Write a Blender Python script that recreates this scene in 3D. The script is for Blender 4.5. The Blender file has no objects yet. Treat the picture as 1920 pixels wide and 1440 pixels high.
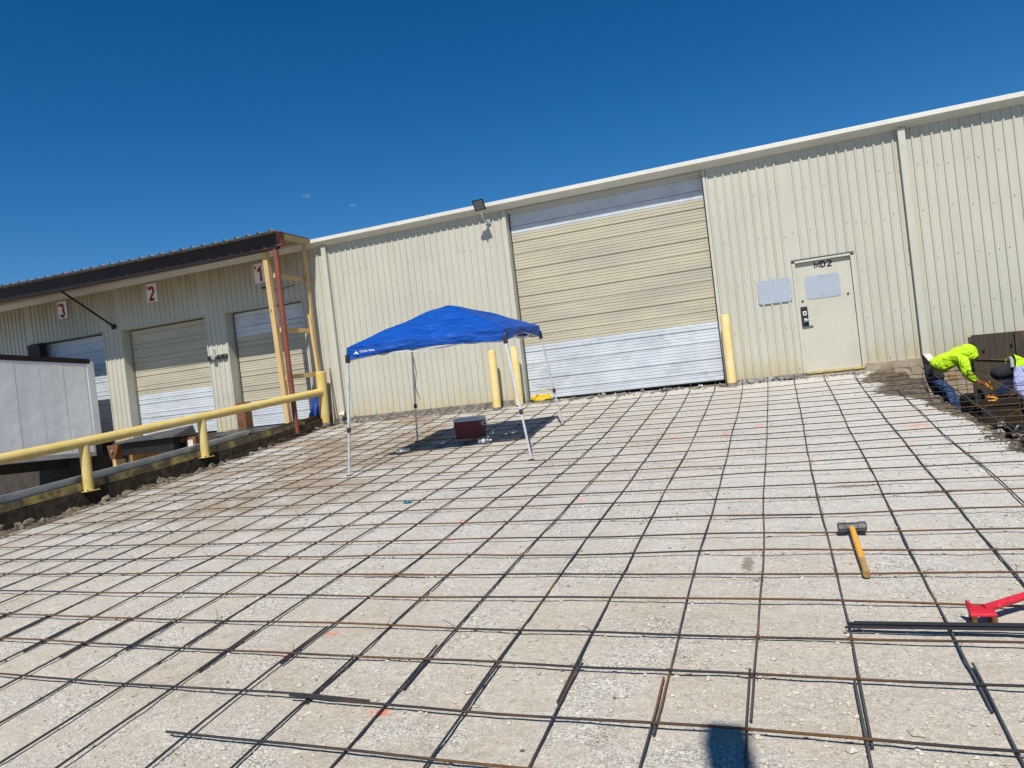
import bpy, bmesh, math, random
import numpy as np
from mathutils import Vector, Matrix, noise
R = math.radians
S = bpy.context.scene
COL = S.collection
random.seed(7)

# ------------------------------------------------------------------ camera
F, YAW, PITCH, ROLL = 1346.16, 0.34397, -0.00442, 0.11592
CAM = Vector((-0.64136, -14.38069, 0.48725))
fw = Vector((-math.sin(YAW) * math.cos(PITCH), math.cos(YAW) * math.cos(PITCH), math.sin(PITCH)))
r0 = Vector((math.cos(YAW), math.sin(YAW), 0))
d0 = fw.cross(r0)
rt = math.cos(ROLL) * r0 + math.sin(ROLL) * d0
dn = -math.sin(ROLL) * r0 + math.cos(ROLL) * d0
cd = bpy.data.cameras.new('camera')
cd.sensor_width = 36.0
cd.lens = F / 1920 * 36
cd.clip_start = 0.05
cd.clip_end = 2000
co = bpy.data.objects.new('camera', cd)
COL.objects.link(co)
M = Matrix.Identity(4)
for i in range(3):
    M[i][0], M[i][1], M[i][2], M[i][3] = rt[i], -dn[i], -fw[i], CAM[i]
co.matrix_world = M
S.camera = co

# ------------------------------------------------------------------ sky, sun, exposure
SUN_EL, SUN_AZ = R(54), R(170)          # sun stands behind the viewer, square on to the wall
w = bpy.data.worlds.new('World')
S.world = w
w.use_nodes = True
nt = w.node_tree
sky = nt.nodes.new('ShaderNodeTexSky')
sky.sky_type = 'NISHITA'
sky.sun_disc = False
sky.sun_elevation = SUN_EL
sky.sun_rotation = SUN_AZ
sky.altitude = 300
sky.air_density = 0.85
sky.dust_density = 0.1
sky.ozone_density = 3.5
hs = nt.nodes.new('ShaderNodeHueSaturation')
hs.inputs['Saturation'].default_value = 1.37
hs.inputs['Value'].default_value = 1.0
nt.links.new(sky.outputs[0], hs.inputs['Color'])
WISPS = [(-.53767, .79913, .2689, .011), (-.49219, .83239, .2547, .008)]
# two small faint wisps of cloud low in the sky
geo = nt.nodes.new('ShaderNodeTexCoord')
col = hs.outputs[0]
for k, (dx_, dy_, dz_, w_) in enumerate(WISPS):
    sb_ = nt.nodes.new('ShaderNodeVectorMath'); sb_.operation = 'SUBTRACT'
    nt.links.new(geo.outputs['Generated'], sb_.inputs[0])
    sb_.inputs[1].default_value = (dx_, dy_, dz_)
    mp_ = nt.nodes.new('ShaderNodeMapping')
    mp_.inputs['Scale'].default_value = (1 / w_, 1 / w_, 1.9 / w_)
    nt.links.new(sb_.outputs[0], mp_.inputs[0])
    ln_ = nt.nodes.new('ShaderNodeVectorMath'); ln_.operation = 'LENGTH'
    nt.links.new(mp_.outputs[0], ln_.inputs[0])
    no_ = nt.nodes.new('ShaderNodeTexNoise')
    no_.inputs['Scale'].default_value = 160
    no_.inputs['Detail'].default_value = 5
    nt.links.new(geo.outputs['Generated'], no_.inputs['Vector'])
    ad_ = nt.nodes.new('ShaderNodeMath'); ad_.operation = 'MULTIPLY_ADD'
    nt.links.new(no_.outputs[0], ad_.inputs[0])
    ad_.inputs[1].default_value = 1.6
    nt.links.new(ln_.outputs['Value'], ad_.inputs[2])
    mr_ = nt.nodes.new('ShaderNodeMapRange'); mr_.interpolation_type = 'SMOOTHSTEP'
    nt.links.new(ad_.outputs[0], mr_.inputs[0])
    mr_.inputs[1].default_value, mr_.inputs[2].default_value, mr_.inputs[3].default_value, mr_.inputs[4].default_value = 1.55, .7, 0.0, .14
    mx_ = nt.nodes.new('ShaderNodeMix'); mx_.data_type = 'RGBA'
    nt.links.new(mr_.outputs[0], mx_.inputs[0])
    nt.links.new(col, mx_.inputs[6])
    mx_.inputs[7].default_value = (6.5, 7.5, 9.0, 1)
    col = mx_.outputs[2]
nt.links.new(col, nt.nodes['Background'].inputs[0])
nt.nodes['Background'].inputs[1].default_value = 0.084
sl = bpy.data.lights.new('sun', 'SUN')
sl.energy = 5.0
sl.angle = R(0.53)
sl.color = (1.0, 0.955, 0.88)
so = bpy.data.objects.new('sun', sl)
COL.objects.link(so)
so.location = (0, -20, 30)
so.rotation_euler = Vector((-math.cos(SUN_EL) * math.sin(SUN_AZ) * -1, math.cos(SUN_EL) * math.cos(SUN_AZ), math.sin(SUN_EL))).to_track_quat('Z', 'Y').to_euler()
S.view_settings.view_transform = 'Standard'
S.view_settings.look = 'None'
S.view_settings.exposure = 0.20
S.view_settings.gamma = 1.0
S.view_settings.use_curve_mapping = False

# ------------------------------------------------------------------ helpers
def tag(o, label=None, cat=None, group=None, kind=None):
    if label: o['label'] = label
    if cat: o['category'] = cat
    if group: o['group'] = group
    if kind: o['kind'] = kind
    return o

def thing(name, loc, label, cat, group=None):
    o = bpy.data.objects.new(name, None)
    o.empty_display_size = 0.1
    o.location = loc
    COL.objects.link(o)
    return tag(o, label, cat, group)

def wloc(o):
    return Vector(o.location) if o.parent is None else Vector((0, 0, 0)) + wloc_chain(o)

def wloc_chain(o):
    v = Vector((0, 0, 0))
    return v

def parent_to(o, p):
    """o holds world coordinates; p is an unrotated Empty or a mesh standing at the origin"""
    o.parent = p
    if p.type == 'EMPTY':
        o.matrix_parent_inverse = Matrix.Translation(-Vector(p.location))

def fr(d):
    d = d.normalized()
    a = Vector((0, 0, 1)) if abs(d.z) < 0.9 else Vector((1, 0, 0))
    u = d.cross(a).normalized()
    return u, d.cross(u).normalized()

class MB:
    def __init__(s):
        s.v, s.f, s.sm = [], [], False
    def box(s, a, b):
        x0, y0, z0 = a
        x1, y1, z1 = b
        n = len(s.v)
        s.v += [(x0, y0, z0), (x1, y0, z0), (x1, y1, z0), (x0, y1, z0), (x0, y0, z1), (x1, y0, z1), (x1, y1, z1), (x0, y1, z1)]
        s.f += [tuple(n + i for i in q) for q in ((3, 2, 1, 0), (4, 5, 6, 7), (0, 1, 5, 4), (1, 2, 6, 5), (2, 3, 7, 6), (3, 0, 4, 7))]
        return s
    def hexa(s, p):
        n = len(s.v)
        s.v += [tuple(q) for q in p]
        s.f += [tuple(n + i for i in q) for q in ((3, 2, 1, 0), (4, 5, 6, 7), (0, 1, 5, 4), (1, 2, 6, 5), (2, 3, 7, 6), (3, 0, 4, 7))]
        return s
    def bar(s, a, b, w, h, up=None):
        """rectangular bar from a to b"""
        a, b = Vector(a), Vector(b)
        d = (b - a).normalized()
        up = Vector(up) if up else Vector((0, 0, 1))
        if abs(d.dot(up)) > .95: up = Vector((0, 1, 0))
        u = d.cross(up).normalized() * (w / 2)
        t = u.cross(d).normalized() * (h / 2)
        return s.hexa([a - u - t, a + u - t, b + u - t, b - u - t, a - u + t, a + u + t, b + u + t, b - u + t])
    def tube(s, pts, r, n=8, cap=True, closed=False):
        pts = [Vector(p) for p in pts]
        rr = r if isinstance(r, (list, tuple)) else [r] * len(pts)
        base = len(s.v)
        u = None
        m = len(pts)
        for i, p in enumerate(pts):
            if closed: d = pts[(i + 1) % m] - pts[i - 1]
            else: d = pts[min(i + 1, m - 1)] - pts[max(i - 1, 0)]
            d.normalize()
            if u is None: u, v = fr(d)
            else:
                u = (u - d * u.dot(d)).normalized()
                v = d.cross(u)
            for k in range(n):
                a = 2 * math.pi * k / n
                s.v.append(tuple(p + (u * math.cos(a) + v * math.sin(a)) * rr[i]))
        for i in range(m if closed else m - 1):
            j = (i + 1) % m
            for k in range(n):
                l = (k + 1) % n
                s.f.append((base + i * n + k, base + i * n + l, base + j * n + l, base + j * n + k))
        if cap and not closed:
            s.f.append(tuple(base + k for k in reversed(range(n))))
            s.f.append(tuple(base + (m - 1) * n + k for k in range(n)))
        return s
    def cyl(s, a, b, r, n=20):
        return s.tube([a, b], r, n)
    def grid(s, P):
        """P: rows of points"""
        b = len(s.v)
        R_, C_ = len(P), len(P[0])
        for row in P: s.v += [tuple(q) for q in row]
        for i in range(R_ - 1):
            for j in range(C_ - 1):
                s.f.append((b + i * C_ + j, b + i * C_ + j + 1, b + (i + 1) * C_ + j + 1, b + (i + 1) * C_ + j))
        return s
    def prism(s, prof, a, b, ax):
        """closed profile (list of 2D) pushed along axis ax from a to b"""
        n = len(prof)
        base = len(s.v)
        for t in (a, b):
            for p in prof:
                q = [0, 0, 0]
                o = [i for i in range(3) if i != ax]
                q[o[0]], q[o[1]], q[ax] = p[0], p[1], t
                s.v.append(tuple(q))
        for k in range(n):
            l = (k + 1) % n
            s.f.append((base + k, base + l, base + n + l, base + n + k))
        s.f.append(tuple(base + k for k in reversed(range(n))))
        s.f.append(tuple(base + n + k for k in range(n)))
        return s
    def chunk(s, c, r, seed=None, sq=(1, 1, 1), sub=1):
        bm = bmesh.new()
        bmesh.ops.create_icosphere(bm, subdivisions=sub, radius=1)
        b = len(s.v)
        rot = Matrix.Rotation(random.uniform(0, 6.3), 3, Vector((random.uniform(-1, 1), random.uniform(-1, 1), random.uniform(.2, 1))).normalized())
        for v in bm.verts:
            q = Vector((v.co.x * sq[0], v.co.y * sq[1], v.co.z * sq[2])) * r * random.uniform(.68, 1.15)
            s.v.append(tuple(Vector(c) + rot @ q))
        for f in bm.faces: s.f.append(tuple(b + v.index for v in f.verts))
        bm.free()
        return s
    def build(s, name, mt, parent=None, smooth=False, bevel=0, angle=None):
        me = bpy.data.meshes.new(name)
        me.from_pydata(s.v, [], s.f)
        if bevel or True:
            bm = bmesh.new()
            bm.from_mesh(me)
            bmesh.ops.recalc_face_normals(bm, faces=bm.faces)
            if bevel:
                ed = [e for e in bm.edges if len(e.link_faces) == 2 and e.calc_face_angle(0) > .6]
                bmesh.ops.bevel(bm, geom=ed, offset=bevel, segments=2, affect='EDGES', profile=.6)
            if smooth:
                for f in bm.faces: f.smooth = True
                for e in bm.edges:
                    if len(e.link_faces) == 2 and e.calc_face_angle(0) > (angle or .7): e.smooth = False
            bm.to_mesh(me)
            bm.free()
        if mt: me.materials.append(mt)
        o = bpy.data.objects.new(name, me)
        COL.objects.link(o)
        if parent: parent_to(o, parent)
        return o

def skin(name, mt, parent, verts, edges, rad, lev=2, root=0):
    me = bpy.data.meshes.new(name)
    me.from_pydata(verts, edges, [])
    o = bpy.data.objects.new(name, me)
    COL.objects.link(o)
    md = o.modifiers.new('s', 'SKIN')
    md.use_smooth_shade = True
    md.branch_smoothing = .6
    for i, d in enumerate(me.skin_vertices[0].data):
        r = rad[i]
        d.radius = r if isinstance(r, tuple) else (r, r)
        d.use_root = (i == root)
    sb = o.modifiers.new('b', 'SUBSURF')
    sb.levels = sb.render_levels = lev
    dg = bpy.context.evaluated_depsgraph_get()
    me2 = bpy.data.meshes.new_from_object(o.evaluated_get(dg))
    o.modifiers.clear()
    o.data = me2
    me2.name = name
    bpy.data.meshes.remove(me)
    me2.materials.clear()
    me2.materials.append(mt)
    for p in me2.polygons: p.use_smooth = True
    parent_to(o, parent)
    return o

def chain(pts):
    return [tuple(p) for p in pts], [(i, i + 1) for i in range(len(pts) - 1)]

def text_mesh(name, txt, size, mt, parent, origin, bold=0.0, ext=0.001, xs=1.0, normal='-Y'):
    cu = bpy.data.curves.new(name, 'FONT')
    cu.body = txt
    cu.size = size
    cu.align_x = 'CENTER'
    cu.align_y = 'CENTER'
    cu.offset = bold
    cu.extrude = ext
    o = bpy.data.objects.new(name, cu)
    COL.objects.link(o)
    dg = bpy.context.evaluated_depsgraph_get()
    me = bpy.data.meshes.new_from_object(o.evaluated_get(dg))
    bpy.data.objects.remove(o)
    me.transform(Matrix.Diagonal((xs, 1, 1, 1)))
    me.transform(Matrix.Rotation(math.pi / 2, 4, 'X'))
    me.transform(Matrix.Translation(origin))
    me.materials.clear()
    me.materials.append(mt)
    me.name = name
    ob = bpy.data.objects.new(name, me)
    COL.objects.link(ob)
    parent_to(ob, parent)
    return ob

def arc(cx, cy, rx, ry, a0, a1, n=8):
    return [(cx + rx * math.cos(R(a0 + (a1 - a0) * i / n)), cy + ry * math.sin(R(a0 + (a1 - a0) * i / n))) for i in range(n + 1)]
GLYPH = {'1': [[(.05, .72), (.22, .80), (.36, .95), (.36, 0)]],
         '2': [arc(.3, .70, .24, .25, 165, -25) + [(.08, .09), (.07, .05), (.58, .05)]],
         '3': [arc(.28, .735, .21, .22, 160, -70, 9) + [(.27, .515)] , arc(.28, .285, .235, .24, 80, -160, 10)],
         'M': [[(.06, 0), (.06, .93), (.36, .25), (.66, .93), (.66, 0)]],
         'D': [[(.07, .06), (.07, .94), (.28, .94)] + arc(.28, .5, .32, .44, 80, -80, 8) + [(.28, .06), (.02, .06)]],
         '#': [[(.18, 0), (.24, 1)], [(.46, 0), (.52, 1)], [(0, .32), (.66, .32)], [(.04, .68), (.70, .68)]]}
def glyphs(name, txt, h, wd, mt, parent, x, y, z, xs=1.0, gap=.86):
    """painted characters: mitred ribbons of stroke width wd, lower left at (x, z), standing 1 mm proud of the plane y"""
    b = MB()
    for ch in txt:
        for si, st in enumerate(GLYPH[ch]):
            P = [Vector((p[0] * h * xs, p[1] * h)) for p in st]
            L, Rr = [], []
            for i, p in enumerate(P):
                d0_ = (P[i] - P[i - 1]).normalized() if i else (P[1] - P[0]).normalized()
                d1_ = (P[i + 1] - P[i]).normalized() if i + 1 < len(P) else d0_
                n0, n1 = Vector((-d0_.y, d0_.x)), Vector((-d1_.y, d1_.x))
                m_ = (n0 + n1)
                m_ = m_.normalized() if m_.length > 1e-3 else n0
                k = min(1.7, 1 / max(.4, m_.dot(n0)))
                L.append(p + m_ * wd / 2 * k)
                Rr.append(p - m_ * wd / 2 * k)
            o_ = len(b.v)
            yy = y - .001 - .0006 * si
            for q in L + Rr: b.v.append((x + q.x, yy, z + q.y))
            n = len(P)
            for i in range(n - 1): b.f.append((o_ + i, o_ + i + 1, o_ + n + i + 1, o_ + n + i))
        x += h * xs * gap
    return b.build(name, mt, parent)

# ------------------------------------------------------------------ materials
class N:
    def __init__(s, name, rough=.6, metal=0.0, spec=.5):
        s.m = bpy.data.materials.new(name)
        s.m.use_nodes = True
        s.t = s.m.node_tree
        s.b = s.t.nodes['Principled BSDF']
        s.b.inputs['Roughness'].default_value = rough
        s.b.inputs['Metallic'].default_value = metal
        s.b.inputs['Specular IOR Level'].default_value = spec
        s._pos = None
    def n(s, t, **k):
        x = s.t.nodes.new(t)
        for a, b in k.items(): setattr(x, a, b)
        return x
    def l(s, a, b): s.t.links.new(a, b)
    def pos(s):
        if not s._pos:
            s._pos = s.n('ShaderNodeNewGeometry').outputs['Position']
        return s._pos
    def scaled(s, sc):
        mp = s.n('ShaderNodeMapping')
        mp.inputs['Scale'].default_value = sc
        s.l(s.pos(), mp.inputs['Vector'])
        return mp.outputs[0]
    def noise(s, scale, detail=4, rough=.55, vec=None, dist=0):
        x = s.n('ShaderNodeTexNoise')
        x.inputs['Scale'].default_value = scale
        x.inputs['Detail'].default_value = detail
        x.inputs['Roughness'].default_value = rough
        x.inputs['Distortion'].default_value = dist
        s.l(vec or s.pos(), x.inputs['Vector'])
        return x.outputs['Fac']
    def ramp(s, fac, stops):
        x = s.n('ShaderNodeValToRGB')
        e = x.color_ramp.elements
        while len(e) < len(stops): e.new(.5)
        for i, (p, c) in enumerate(stops):
            e[i].position = p
            e[i].color = (c, c, c, 1) if isinstance(c, (int, float)) else (*c, 1)
        s.l(fac, x.inputs[0])
        return x.outputs[0]
    def mix(s, fac, a, b, mode='MIX'):
        x = s.n('ShaderNodeMix', data_type='RGBA', blend_type=mode)
        for sock, v in ((x.inputs[0], fac), (x.inputs[6], a), (x.inputs[7], b)):
            if hasattr(v, 'is_output'): s.l(v, sock)
            elif isinstance(v, (int, float)): sock.default_value = v
            else: sock.default_value = (*v, 1)
        return x.outputs[2]
    def math(s, op, a, b=0.0, c=0.0, clamp=False):
        x = s.n('ShaderNodeMath', operation=op, use_clamp=clamp)
        for sock, v in zip(x.inputs, (a, b, c)):
            if hasattr(v, 'is_output'): s.l(v, sock)
            else: sock.default_value = v
        return x.outputs[0]
    def n_sep(s, c):
        x = s.n('ShaderNodeSeparateColor')
        s.l(c, x.inputs[0])
        return x.outputs[0]
    def xyz(s):
        x = s.n('ShaderNodeSeparateXYZ')
        s.l(s.pos(), x.inputs[0])
        return x.outputs
    def smooth(s, v, a, b):
        x = s.n('ShaderNodeMapRange', interpolation_type='SMOOTHSTEP')
        s.l(v, x.inputs[0])
        x.inputs[1].default_value, x.inputs[2].default_value = a, b
        return x.outputs[0]
    def color(s, c):
        if hasattr(c, 'is_output'): s.l(c, s.b.inputs['Base Color'])
        else: s.b.inputs['Base Color'].default_value = (*c, 1)
        return s
    def bump(s, h, strength=.3, dist=.01, prev=None):
        x = s.n('ShaderNodeBump')
        x.inputs['Strength'].default_value = strength
        x.inputs['Distance'].default_value = dist
        s.l(h, x.inputs['Height'])
        if prev: s.l(prev, x.inputs['Normal'])
        s.l(x.outputs[0], s.b.inputs['Normal'])
        return x.outputs[0]

def worn(name, c, c2, rough=.5, scale=6, lo=.45, hi=.62, metal=0, bumpd=.002, spec=.4, rustc=None, rust=(.66, .72), ov=.22):
    m = N(name, rough, metal, spec)
    a = m.ramp(m.noise(scale, 6, .6), [(lo, 0.0), (hi, 1.0)])
    c_ = m.mix(a, c, c2)
    f = m.noise(scale * 9, 4)
    c_ = m.mix(ov, c_, m.ramp(f, [(.3, .3), (.7, .8)]), 'OVERLAY')
    if rustc:
        r_ = m.ramp(m.noise(scale * 2.3, 8, .7), [(rust[0], 0.0), (rust[1], 1.0)])
        c_ = m.mix(r_, c_, rustc)
    m.color(c_)
    m.bump(f, .3, bumpd)
    return m.m

def wall_mat():
    m = N('beige_wall_metal', .42, 0, .4)
    big = m.noise(.7, 5, .6)
    streak = m.noise(1.0, 5, .65, m.scaled((9, 1, .35)))
    c = m.mix(m.ramp(big, [(.35, 0.0), (.7, 1.0)]), (.492, .478, .398), (.442, .432, .362))
    c = m.mix(m.ramp(streak, [(.5, 0.0), (.8, .55)]), c, (.37, .34, .245))
    x, y, z = m.xyz()
    # splash stains creeping up from the ground, ragged upper limit
    lim = m.math('ADD', z, m.math('MULTIPLY', m.noise(1.0, 6, .7, m.scaled((7, 1, 1.3))), -1.35))
    st = m.smooth(lim, -.15, -.72)
    c = m.mix(m.math('MULTIPLY', st, .55), c, (.46, .36, .17))
    # old brown grime streaks under the awning's eave
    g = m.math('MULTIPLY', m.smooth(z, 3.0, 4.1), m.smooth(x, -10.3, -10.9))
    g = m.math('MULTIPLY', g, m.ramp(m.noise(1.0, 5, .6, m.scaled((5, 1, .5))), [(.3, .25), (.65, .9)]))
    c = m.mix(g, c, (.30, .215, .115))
    # small dings
    sp = m.ramp(m.noise(14, 3, .5), [(.74, 0.0), (.78, .7)])
    c = m.mix(sp, c, (.30, .29, .25))
    m.color(c)
    m.b.inputs['Roughness'].default_value = .45
    m.bump(m.noise(2.2, 3), .25, .02)
    return m.m

def door_mat(name, zlo, zhi, seed=0.0, scuff=True, dark=False):
    """old sectional door: tan paint, with the bottom (below zlo) and top (above zhi) repainted white"""
    m = N(name, .45, 0, .4)
    x, y, z = m.xyz()
    v = m.n('ShaderNodeVectorMath', operation='ADD')
    m.l(m.pos(), v.inputs[0])
    v.inputs[1].default_value = (seed, 0, seed)
    n1 = m.noise(1.0, 5, .65, None)
    tan = m.mix(m.ramp(m.noise(.9, 4, .6, m.scaled((.6, 1, 2.5))), [(.35, 0.0), (.7, 1.0)]), (.50, .455, .335), (.385, .36, .29))
    tan = m.mix(m.ramp(m.noise(1.5, 6, .7, m.scaled((1, 1, 6))), [(.55, 0.0), (.75, .5)]), tan, (.36, .32, .25))
    white = m.mix(m.ramp(m.noise(1.8, 5, .6), [(.4, 0.0), (.75, 1.0)]), (.56, .60, .635), (.46, .49, .53))
    jig = m.math('MULTIPLY', m.math('SUBTRACT', m.noise(9, 3), .5), .012)
    zz = m.math('ADD', z, jig)
    f = m.math('LESS_THAN', zz, zlo)
    if zhi is not None:
        f = m.math('MAXIMUM', f, m.math('GREATER_THAN', zz, zhi))
    smear = m.ramp(m.noise(1.1, 6, .7, m.scaled((1.4, 1, 2.6)), .8), [(.52, 0.0), (.72, .75)])
    white = m.mix(smear, white, (.36, .38, .40))
    c = m.mix(f, tan, white)
    if scuff:
        nv = m.n('ShaderNodeTexNoise')
        nv.inputs['Scale'].default_value = 2.4
        nv.inputs['Detail'].default_value = 9
        nv.inputs['Roughness'].default_value = .72
        mp = m.n('ShaderNodeMapping')
        mp.inputs['Scale'].default_value = (.55, 1, 1.6)
        m.l(v.outputs[0], mp.inputs[0])
        m.l(mp.outputs[0], nv.inputs['Vector'])
        c = m.mix(m.ramp(nv.outputs['Fac'], [(.635, 0.0), (.65, .85)]), c, (.60, .63, .63))
    c = m.mix(m.ramp(m.noise(7, 5, .6), [(.70, 0.0), (.76, .6)]), c, (.25, .22, .17))
    m.color(c)
    m.bump(m.noise(3, 3), .2, .02)
    return m.m

def wood_mat(name, a, b, axis=2, knots=True):
    m = N(name, .7, 0, .3)
    sc = [26, 26, 26]
    sc[axis] = 1.6
    g = m.noise(1, 6, .6, m.scaled(tuple(sc)), .6)
    c = m.mix(m.ramp(g, [(.35, 0.0), (.68, 1.0)]), a, b)
    if knots:
        sc = [9, 9, 9]
        sc[axis] = 3.2
        k = m.noise(1, 2, .5, m.scaled(tuple(sc)))
        c = m.mix(m.ramp(k, [(.69, 0.0), (.73, .85)]), c, (.11, .05, .02))
    m.color(c)
    m.bump(g, .4, .003)
    return m.m

def rebar_mat(name, axis, rusty):
    m = N(name, .5, .35, .5)
    pat = m.noise(.55 if axis == 0 else .8, 5, .6, m.scaled((1, 1, 1)))
    c = m.mix(m.ramp(pat, [(.5 - rusty, 0.0), (.60 - rusty, 1.0)]), (.040, .044, .056), (.215, .105, .038))
    c = m.mix(m.ramp(m.noise(45, 3), [(.35, .0), (.75, .6)]), c, (.05, .035, .03))
    m.color(c)
    wv = m.n('ShaderNodeTexWave', wave_type='BANDS', bands_direction='XYZ'[axis])
    wv.inputs['Scale'].default_value = 38
    m.l(m.pos(), wv.inputs['Vector'])
    m.bump(wv.outputs['Fac'], .9, .004)
    return m.m

def ground_mat():
    m = N('crushed_limestone', .95, 0, .12)
    at = m.n('ShaderNodeAttribute', attribute_name='dirt').outputs['Fac']
    big = m.noise(.33, 5, .6)
    mid = m.noise(1.7, 7, .65, None, .4)
    fine = m.noise(26, 6, .7)
    grit = m.noise(95, 4, .7)
    c = m.mix(m.ramp(big, [(.35, 0.0), (.65, 1.0)]), (.438, .392, .322), (.382, .333, .265))
    c = m.mix(m.ramp(mid, [(.38, 0.0), (.62, .9)]), c, (.44, .415, .365))
    c = m.mix(m.ramp(m.noise(.9, 8, .72, None, .8), [(.56, 0.0), (.70, .55)]), c, (.30, .245, .175))
    x, y, z = m.xyz()
    far = m.smooth(m.math('ADD', y, m.math('MULTIPLY', m.noise(.6, 4), 3.0)), -9.6, -6.2)
    c = m.mix(m.math('MULTIPLY', far, .72), c, m.mix(m.ramp(m.noise(2.2, 6, .65), [(.38, 0.0), (.64, 1.0)]), (.46, .445, .41), (.395, .37, .325)))
    # dusty pale zone toward the pit side, browner zone under the canopy side
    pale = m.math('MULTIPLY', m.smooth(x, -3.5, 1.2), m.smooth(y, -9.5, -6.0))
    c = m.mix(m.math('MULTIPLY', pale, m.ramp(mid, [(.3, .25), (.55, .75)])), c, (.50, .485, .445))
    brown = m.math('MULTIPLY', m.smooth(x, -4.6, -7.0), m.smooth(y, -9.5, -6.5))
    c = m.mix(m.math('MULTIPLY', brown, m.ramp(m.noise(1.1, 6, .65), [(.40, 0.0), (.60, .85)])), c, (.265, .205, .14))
    # grit
    vo = m.n('ShaderNodeTexVoronoi')
    vo.inputs['Scale'].default_value = 105
    m.l(m.pos(), vo.inputs['Vector'])
    c = m.mix(m.ramp(mid, [(.47, .04), (.64, .62)]), c, m.mix(.75, c, m.ramp(m.n_sep(vo.outputs['Color']), [(0.1, .12), (.9, .95)]), 'OVERLAY'))
    c = m.mix(.32, c, m.ramp(grit, [(.32, .12), (.68, .90)]), 'OVERLAY')
    c = m.mix(.26, c, m.ramp(fine, [(.30, .2), (.66, .76)]), 'OVERLAY')
    spk = m.ramp(m.noise(21, 9, .82), [(.595, 0.0), (.66, .8)])
    c = m.mix(spk, c, (.13, .115, .095))
    # loose dark soil where the old slab was cut
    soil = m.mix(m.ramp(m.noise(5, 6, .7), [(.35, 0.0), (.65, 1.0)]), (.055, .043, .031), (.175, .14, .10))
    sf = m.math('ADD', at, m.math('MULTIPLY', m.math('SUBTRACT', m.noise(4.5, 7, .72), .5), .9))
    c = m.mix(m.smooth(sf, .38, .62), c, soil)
    black_soil = m.mix(m.noise(6, 5, .6), (.010, .008, .006), (.032, .025, .018))
    c = m.mix(m.smooth(at, 1.15, 1.7), c, black_soil)  # near-black tone where the mask runs highest: pit and curb foot
    # sprayed layout marks (flat paint on the gravel)
    for (mx, my, rx, ry, s) in MARKS:
        dx = m.math('MULTIPLY', m.math('SUBTRACT', x, mx), 1 / rx)
        dy = m.math('MULTIPLY', m.math('SUBTRACT', y, my), 1 / ry)
        dd = m.math('ADD', m.math('MULTIPLY', dx, dx), m.math('MULTIPLY', dy, dy))
        dd = m.math('ADD', dd, m.math('MULTIPLY', m.math('SUBTRACT', fine, .5), 5.0))
        c = m.mix(m.math('MULTIPLY', m.smooth(dd, 1.2, -.4), s * .8), c, (.70, .13, .05))
    # two oil/water stains
    for (mx, my, rx, ry) in ((-.93, -9.12, .05, .16), (-.86, -9.42, .05, .035), (.62, -7.5, .2, .06), (-.05, -7.2, .28, .05)):
        dx = m.math('MULTIPLY', m.math('SUBTRACT', x, mx), 1 / rx)
        dy = m.math('MULTIPLY', m.math('SUBTRACT', y, my), 1 / ry)
        dd = m.math('ADD', m.math('MULTIPLY', dx, dx), m.math('MULTIPLY', dy, dy))
        dd = m.math('ADD', dd, m.math('MULTIPLY', m.math('SUBTRACT', fine, .5), 3.0))
        c = m.mix(m.math('MULTIPLY', m.smooth(dd, 1.0, .4), .7), c, (.15, .12, .08))
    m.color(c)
    h = m.math('ADD', m.math('MULTIPLY', fine, .5), m.math('MULTIPLY', grit, .28))
    h = m.math('ADD', h, m.math('MULTIPLY', m.ramp(vo.outputs['Distance'], [(0.0, 1.0), (.5, 0.0)]), m.ramp(mid, [(.4, 0.0), (.6, .35)])))
    b1 = m.bump(m.noise(6, 6, .65), .35, .05)
    m.bump(h, .85, .017, b1)
    return m.m

MARKS = [(-3.59, -10.31, .07, .035, .8), (-3.74, -10.63, .07, .03, .6), (-2.73, -11.17, .075, .045, 1), (-2.58, -7.29, .06, .05, .6),
         (-3.67, -7.87, .06, .05, .7), (-3.56, -8.44, .07, .06, .6), (-3.53, -6.64, .05, .06, .7), (.67, -5.64, .16, .07, .35),
         (.95, -4.6, .16, .3, .35), (-1.33, -.42, .1, .08, .8), (-10.1, -.62, .16, .12, .9), (-2.0, -4.4, .08, .12, .7),
         (-1.3, -4.35, .05, .3, .55), (-.85, -3.9, .08, .12, .6), (-4.0, -4.6, .08, .14, .7), (1.2, -.75, .2, .06, .2)]

MT = {}
MT['wall'] = wall_mat()
MT['trim'] = worn('beige_trim_metal', (.50, .49, .415), (.45, .44, .37), .4, 2, .4, .7, bumpd=.001, ov=.07)
MT['gutter'] = worn('gutter_metal', (.60, .59, .53), (.52, .51, .45), .4, 2.5, .4, .75, bumpd=.001, ov=.08)
MT['white'] = worn('white_paint', (.66, .67, .68), (.54, .56, .58), .4, 3)
MT['yellow'] = worn('yellow_paint', (.58, .43, .125), (.62, .48, .20), .42, 5, .4, .65, rustc=(.16, .09, .04), rust=(.665, .70))
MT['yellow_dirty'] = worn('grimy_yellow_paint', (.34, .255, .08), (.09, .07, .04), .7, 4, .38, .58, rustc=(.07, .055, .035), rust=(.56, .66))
MT['yellow_pale'] = worn('bollard_paint', (.68, .51, .18), (.72, .58, .30), .45, 5, .38, .62, rustc=(.12, .075, .04), rust=(.675, .705))
MT['concrete'] = worn('old_concrete', (.24, .215, .18), (.12, .105, .09), .9, 6, .4, .65, bumpd=.02, spec=.15)
MT['concrete_tan'] = worn('footing_concrete', (.36, .30, .22), (.24, .19, .135), .9, 4, .4, .65, bumpd=.02, spec=.15, rustc=(.45, .43, .38), rust=(.6, .66))
MT['earth'] = worn('dark_cut_earth', (.035, .028, .02), (.07, .055, .04), .95, 9, .4, .6, bumpd=.02, spec=.1)
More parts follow.
